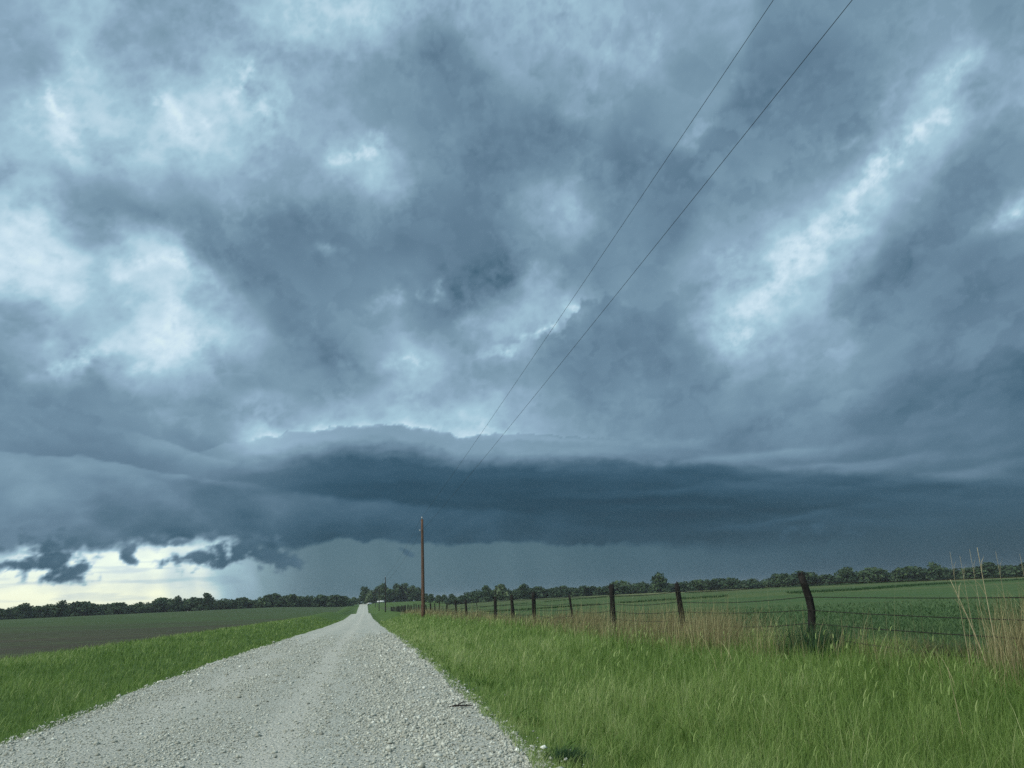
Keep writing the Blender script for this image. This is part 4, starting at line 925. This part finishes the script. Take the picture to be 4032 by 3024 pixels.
# ------------------------------------------------------------------ near details
def clump(name, x, y, n, spread, h, w, lean, mat, tones, label, cat, group=None, tall=0, wind=WIND):
    X = x + spread * rng.randn(n); Y = y + spread * rng.randn(n)
    P = np.stack([X - x, Y - y, terrain(X, Y) - tz(x, y) - .01], -1)
    hh = h * (.55 + .6 * rng.rand(n)); ww = w * (.6 + .8 * rng.rand(n))
    tn = tones[0] + (tones[1] - tones[0]) * rng.rand(n)
    ln = lean * (.2 + 1.1 * rng.rand(n))
    o = link(name, blade_mesh(name, P, hh, ww, ln, wind + 1.3 * rng.randn(n), tn, 4), M[mat]); o.location = (x, y, tz(x, y))
    tag(o, label, cat, group); return o
clump('weed_clump', 7.85, 13.3, 900, .30, .62, .012, .6, 'weed', (.05, .6), 'dark green weed clump at the foot of the crooked near post', 'weed clump')
clump('weed_clump', 8.75, 11.2, 900, .26, .36, .012, .8, 'weed', (.2, .9), 'low dark weeds in front of the field right of the crooked post', 'weed clump')
clump('dry_grass_clump', 8.6, 9.2, 520, .28, 1.05, .007, .22, 'dry', (.25, .95), 'big clump of tall pale dead grass at the right edge beside the fence', 'grass clump')
clump('bramble', 8.5, 11.0, 900, .38, .40, .006, .9, 'dry', (.0, .45), 'brown tangle of dead stems low by the fence, left of the big dry clump', 'brush')
def stem(x, y, H, lx, ly, r, label, group, tone='dry'):
    b = MB(); z = tz(x, y)
    pts = [(lx * t ** 1.3, ly * t ** 1.3, H * t) for t in np.linspace(0, 1, 8)]
    b.tube(pts, [r * (1.1 - .75 * t) for t in np.linspace(0, 1, 8)], 5)
    for t, s in ((.62, -1), (.8, 1)) if H > 1 else ():
        p = np.array((lx * t ** 1.3, ly * t ** 1.3, H * t)); b.tube([p, p + np.array((.05 * s, .02, .14)), p + np.array((.12 * s, .03, .22))], [r * .5, r * .5, r * .1], 4, cap=False)
    o = b.build('dry_stalk', M['stem'], None); o.location = (x, y, z - .02); tag(o, label, 'dry plant', group)
t_ = NT('straw'); t_.principled(t_.ramp(t_.noise(20, 3, .6), [(.3, (.30, .25, .14)), (.7, (.50, .44, .27))]), .7, .2); M['stem'] = t_.m
SG = 'tall dry stems by the right edge'
stem(7.92, 9.28, 1.22, -.20, .14, .0075, 'pale straw stem leaning far to the left by the big dry clump', SG)
stem(8.02, 9.2, 1.62, .02, .0, .007, 'tallest pale straw stem standing above the treeline by the big dry clump', SG)
for k, (x, y, H, lab) in enumerate(((7.76, 9.4, 1.58, 'thin dead stem against the sky, leftmost beside the big dry clump'), (7.85, 9.34, 1.52, 'thin dead stem against the sky, second from the left beside the big dry clump'), (7.95, 9.26, 1.60, 'thin dead stem just left of the tallest straw stem'), (8.2, 9.1, 1.55, 'thin dead stem just right of the tallest straw stem'), (8.42, 8.95, 1.5, 'thin dead stem at the right border of the picture'))):
    stem(x, y, H, .02, 0, .0032, lab, SG)
stem(5.14, 6.47, .66, -.03, 0, .0032, 'single pale upright grass stem in the green verge at lower right', SG)
def twig():
    x, y = 1.42, 12.45; z = tz(x, y)
    b = MB(); b.tube([(-.2, 0, .02), (-.08, .02, .035), (.1, -.01, .03), (.2, .03, .02)], [.006, .012, .010, .005], 6, rough=.2)
    b.tube([(-.02, .02, .05), (.06, .1, .07), (.1, .18, .06)], [.01, .008, .004], 5)
    o = b.build('twig', M['pole_d']); o.location = (x, y, z); tag(o, 'dark broken twig lying on the gravel near the right road edge', 'twig')
twig()
clump('grass_tuft', 2.02, 8.3, 600, .10, .2, .008, .9, 'weed', (0, .6), 'dark trampled grass tuft at the road edge by the bottom of the picture', 'grass tuft')

# ------------------------------------------------------------------ rain haze in the air
def haze():
    b = MB(); b.box((0, 2000, 6.5), (7600, 5200, 25)); o = b.build('haze', None, None, False); o['kind'] = 'stuff'; tag(o, 'thin grey-blue rain haze over the plain', 'haze')
    m = bpy.data.materials.new('rain_haze'); m.use_nodes = True; n = m.node_tree.nodes; n.clear()
    out = n.new('ShaderNodeOutputMaterial'); v = n.new('ShaderNodeVolumePrincipled')
    v.inputs['Color'].default_value = (.80, .88, .95, 1); v.inputs['Density'].default_value = HAZE
    m.node_tree.links.new(v.outputs[0], out.inputs['Volume']); o.data.materials.append(m)
HAZE = .00011
haze()
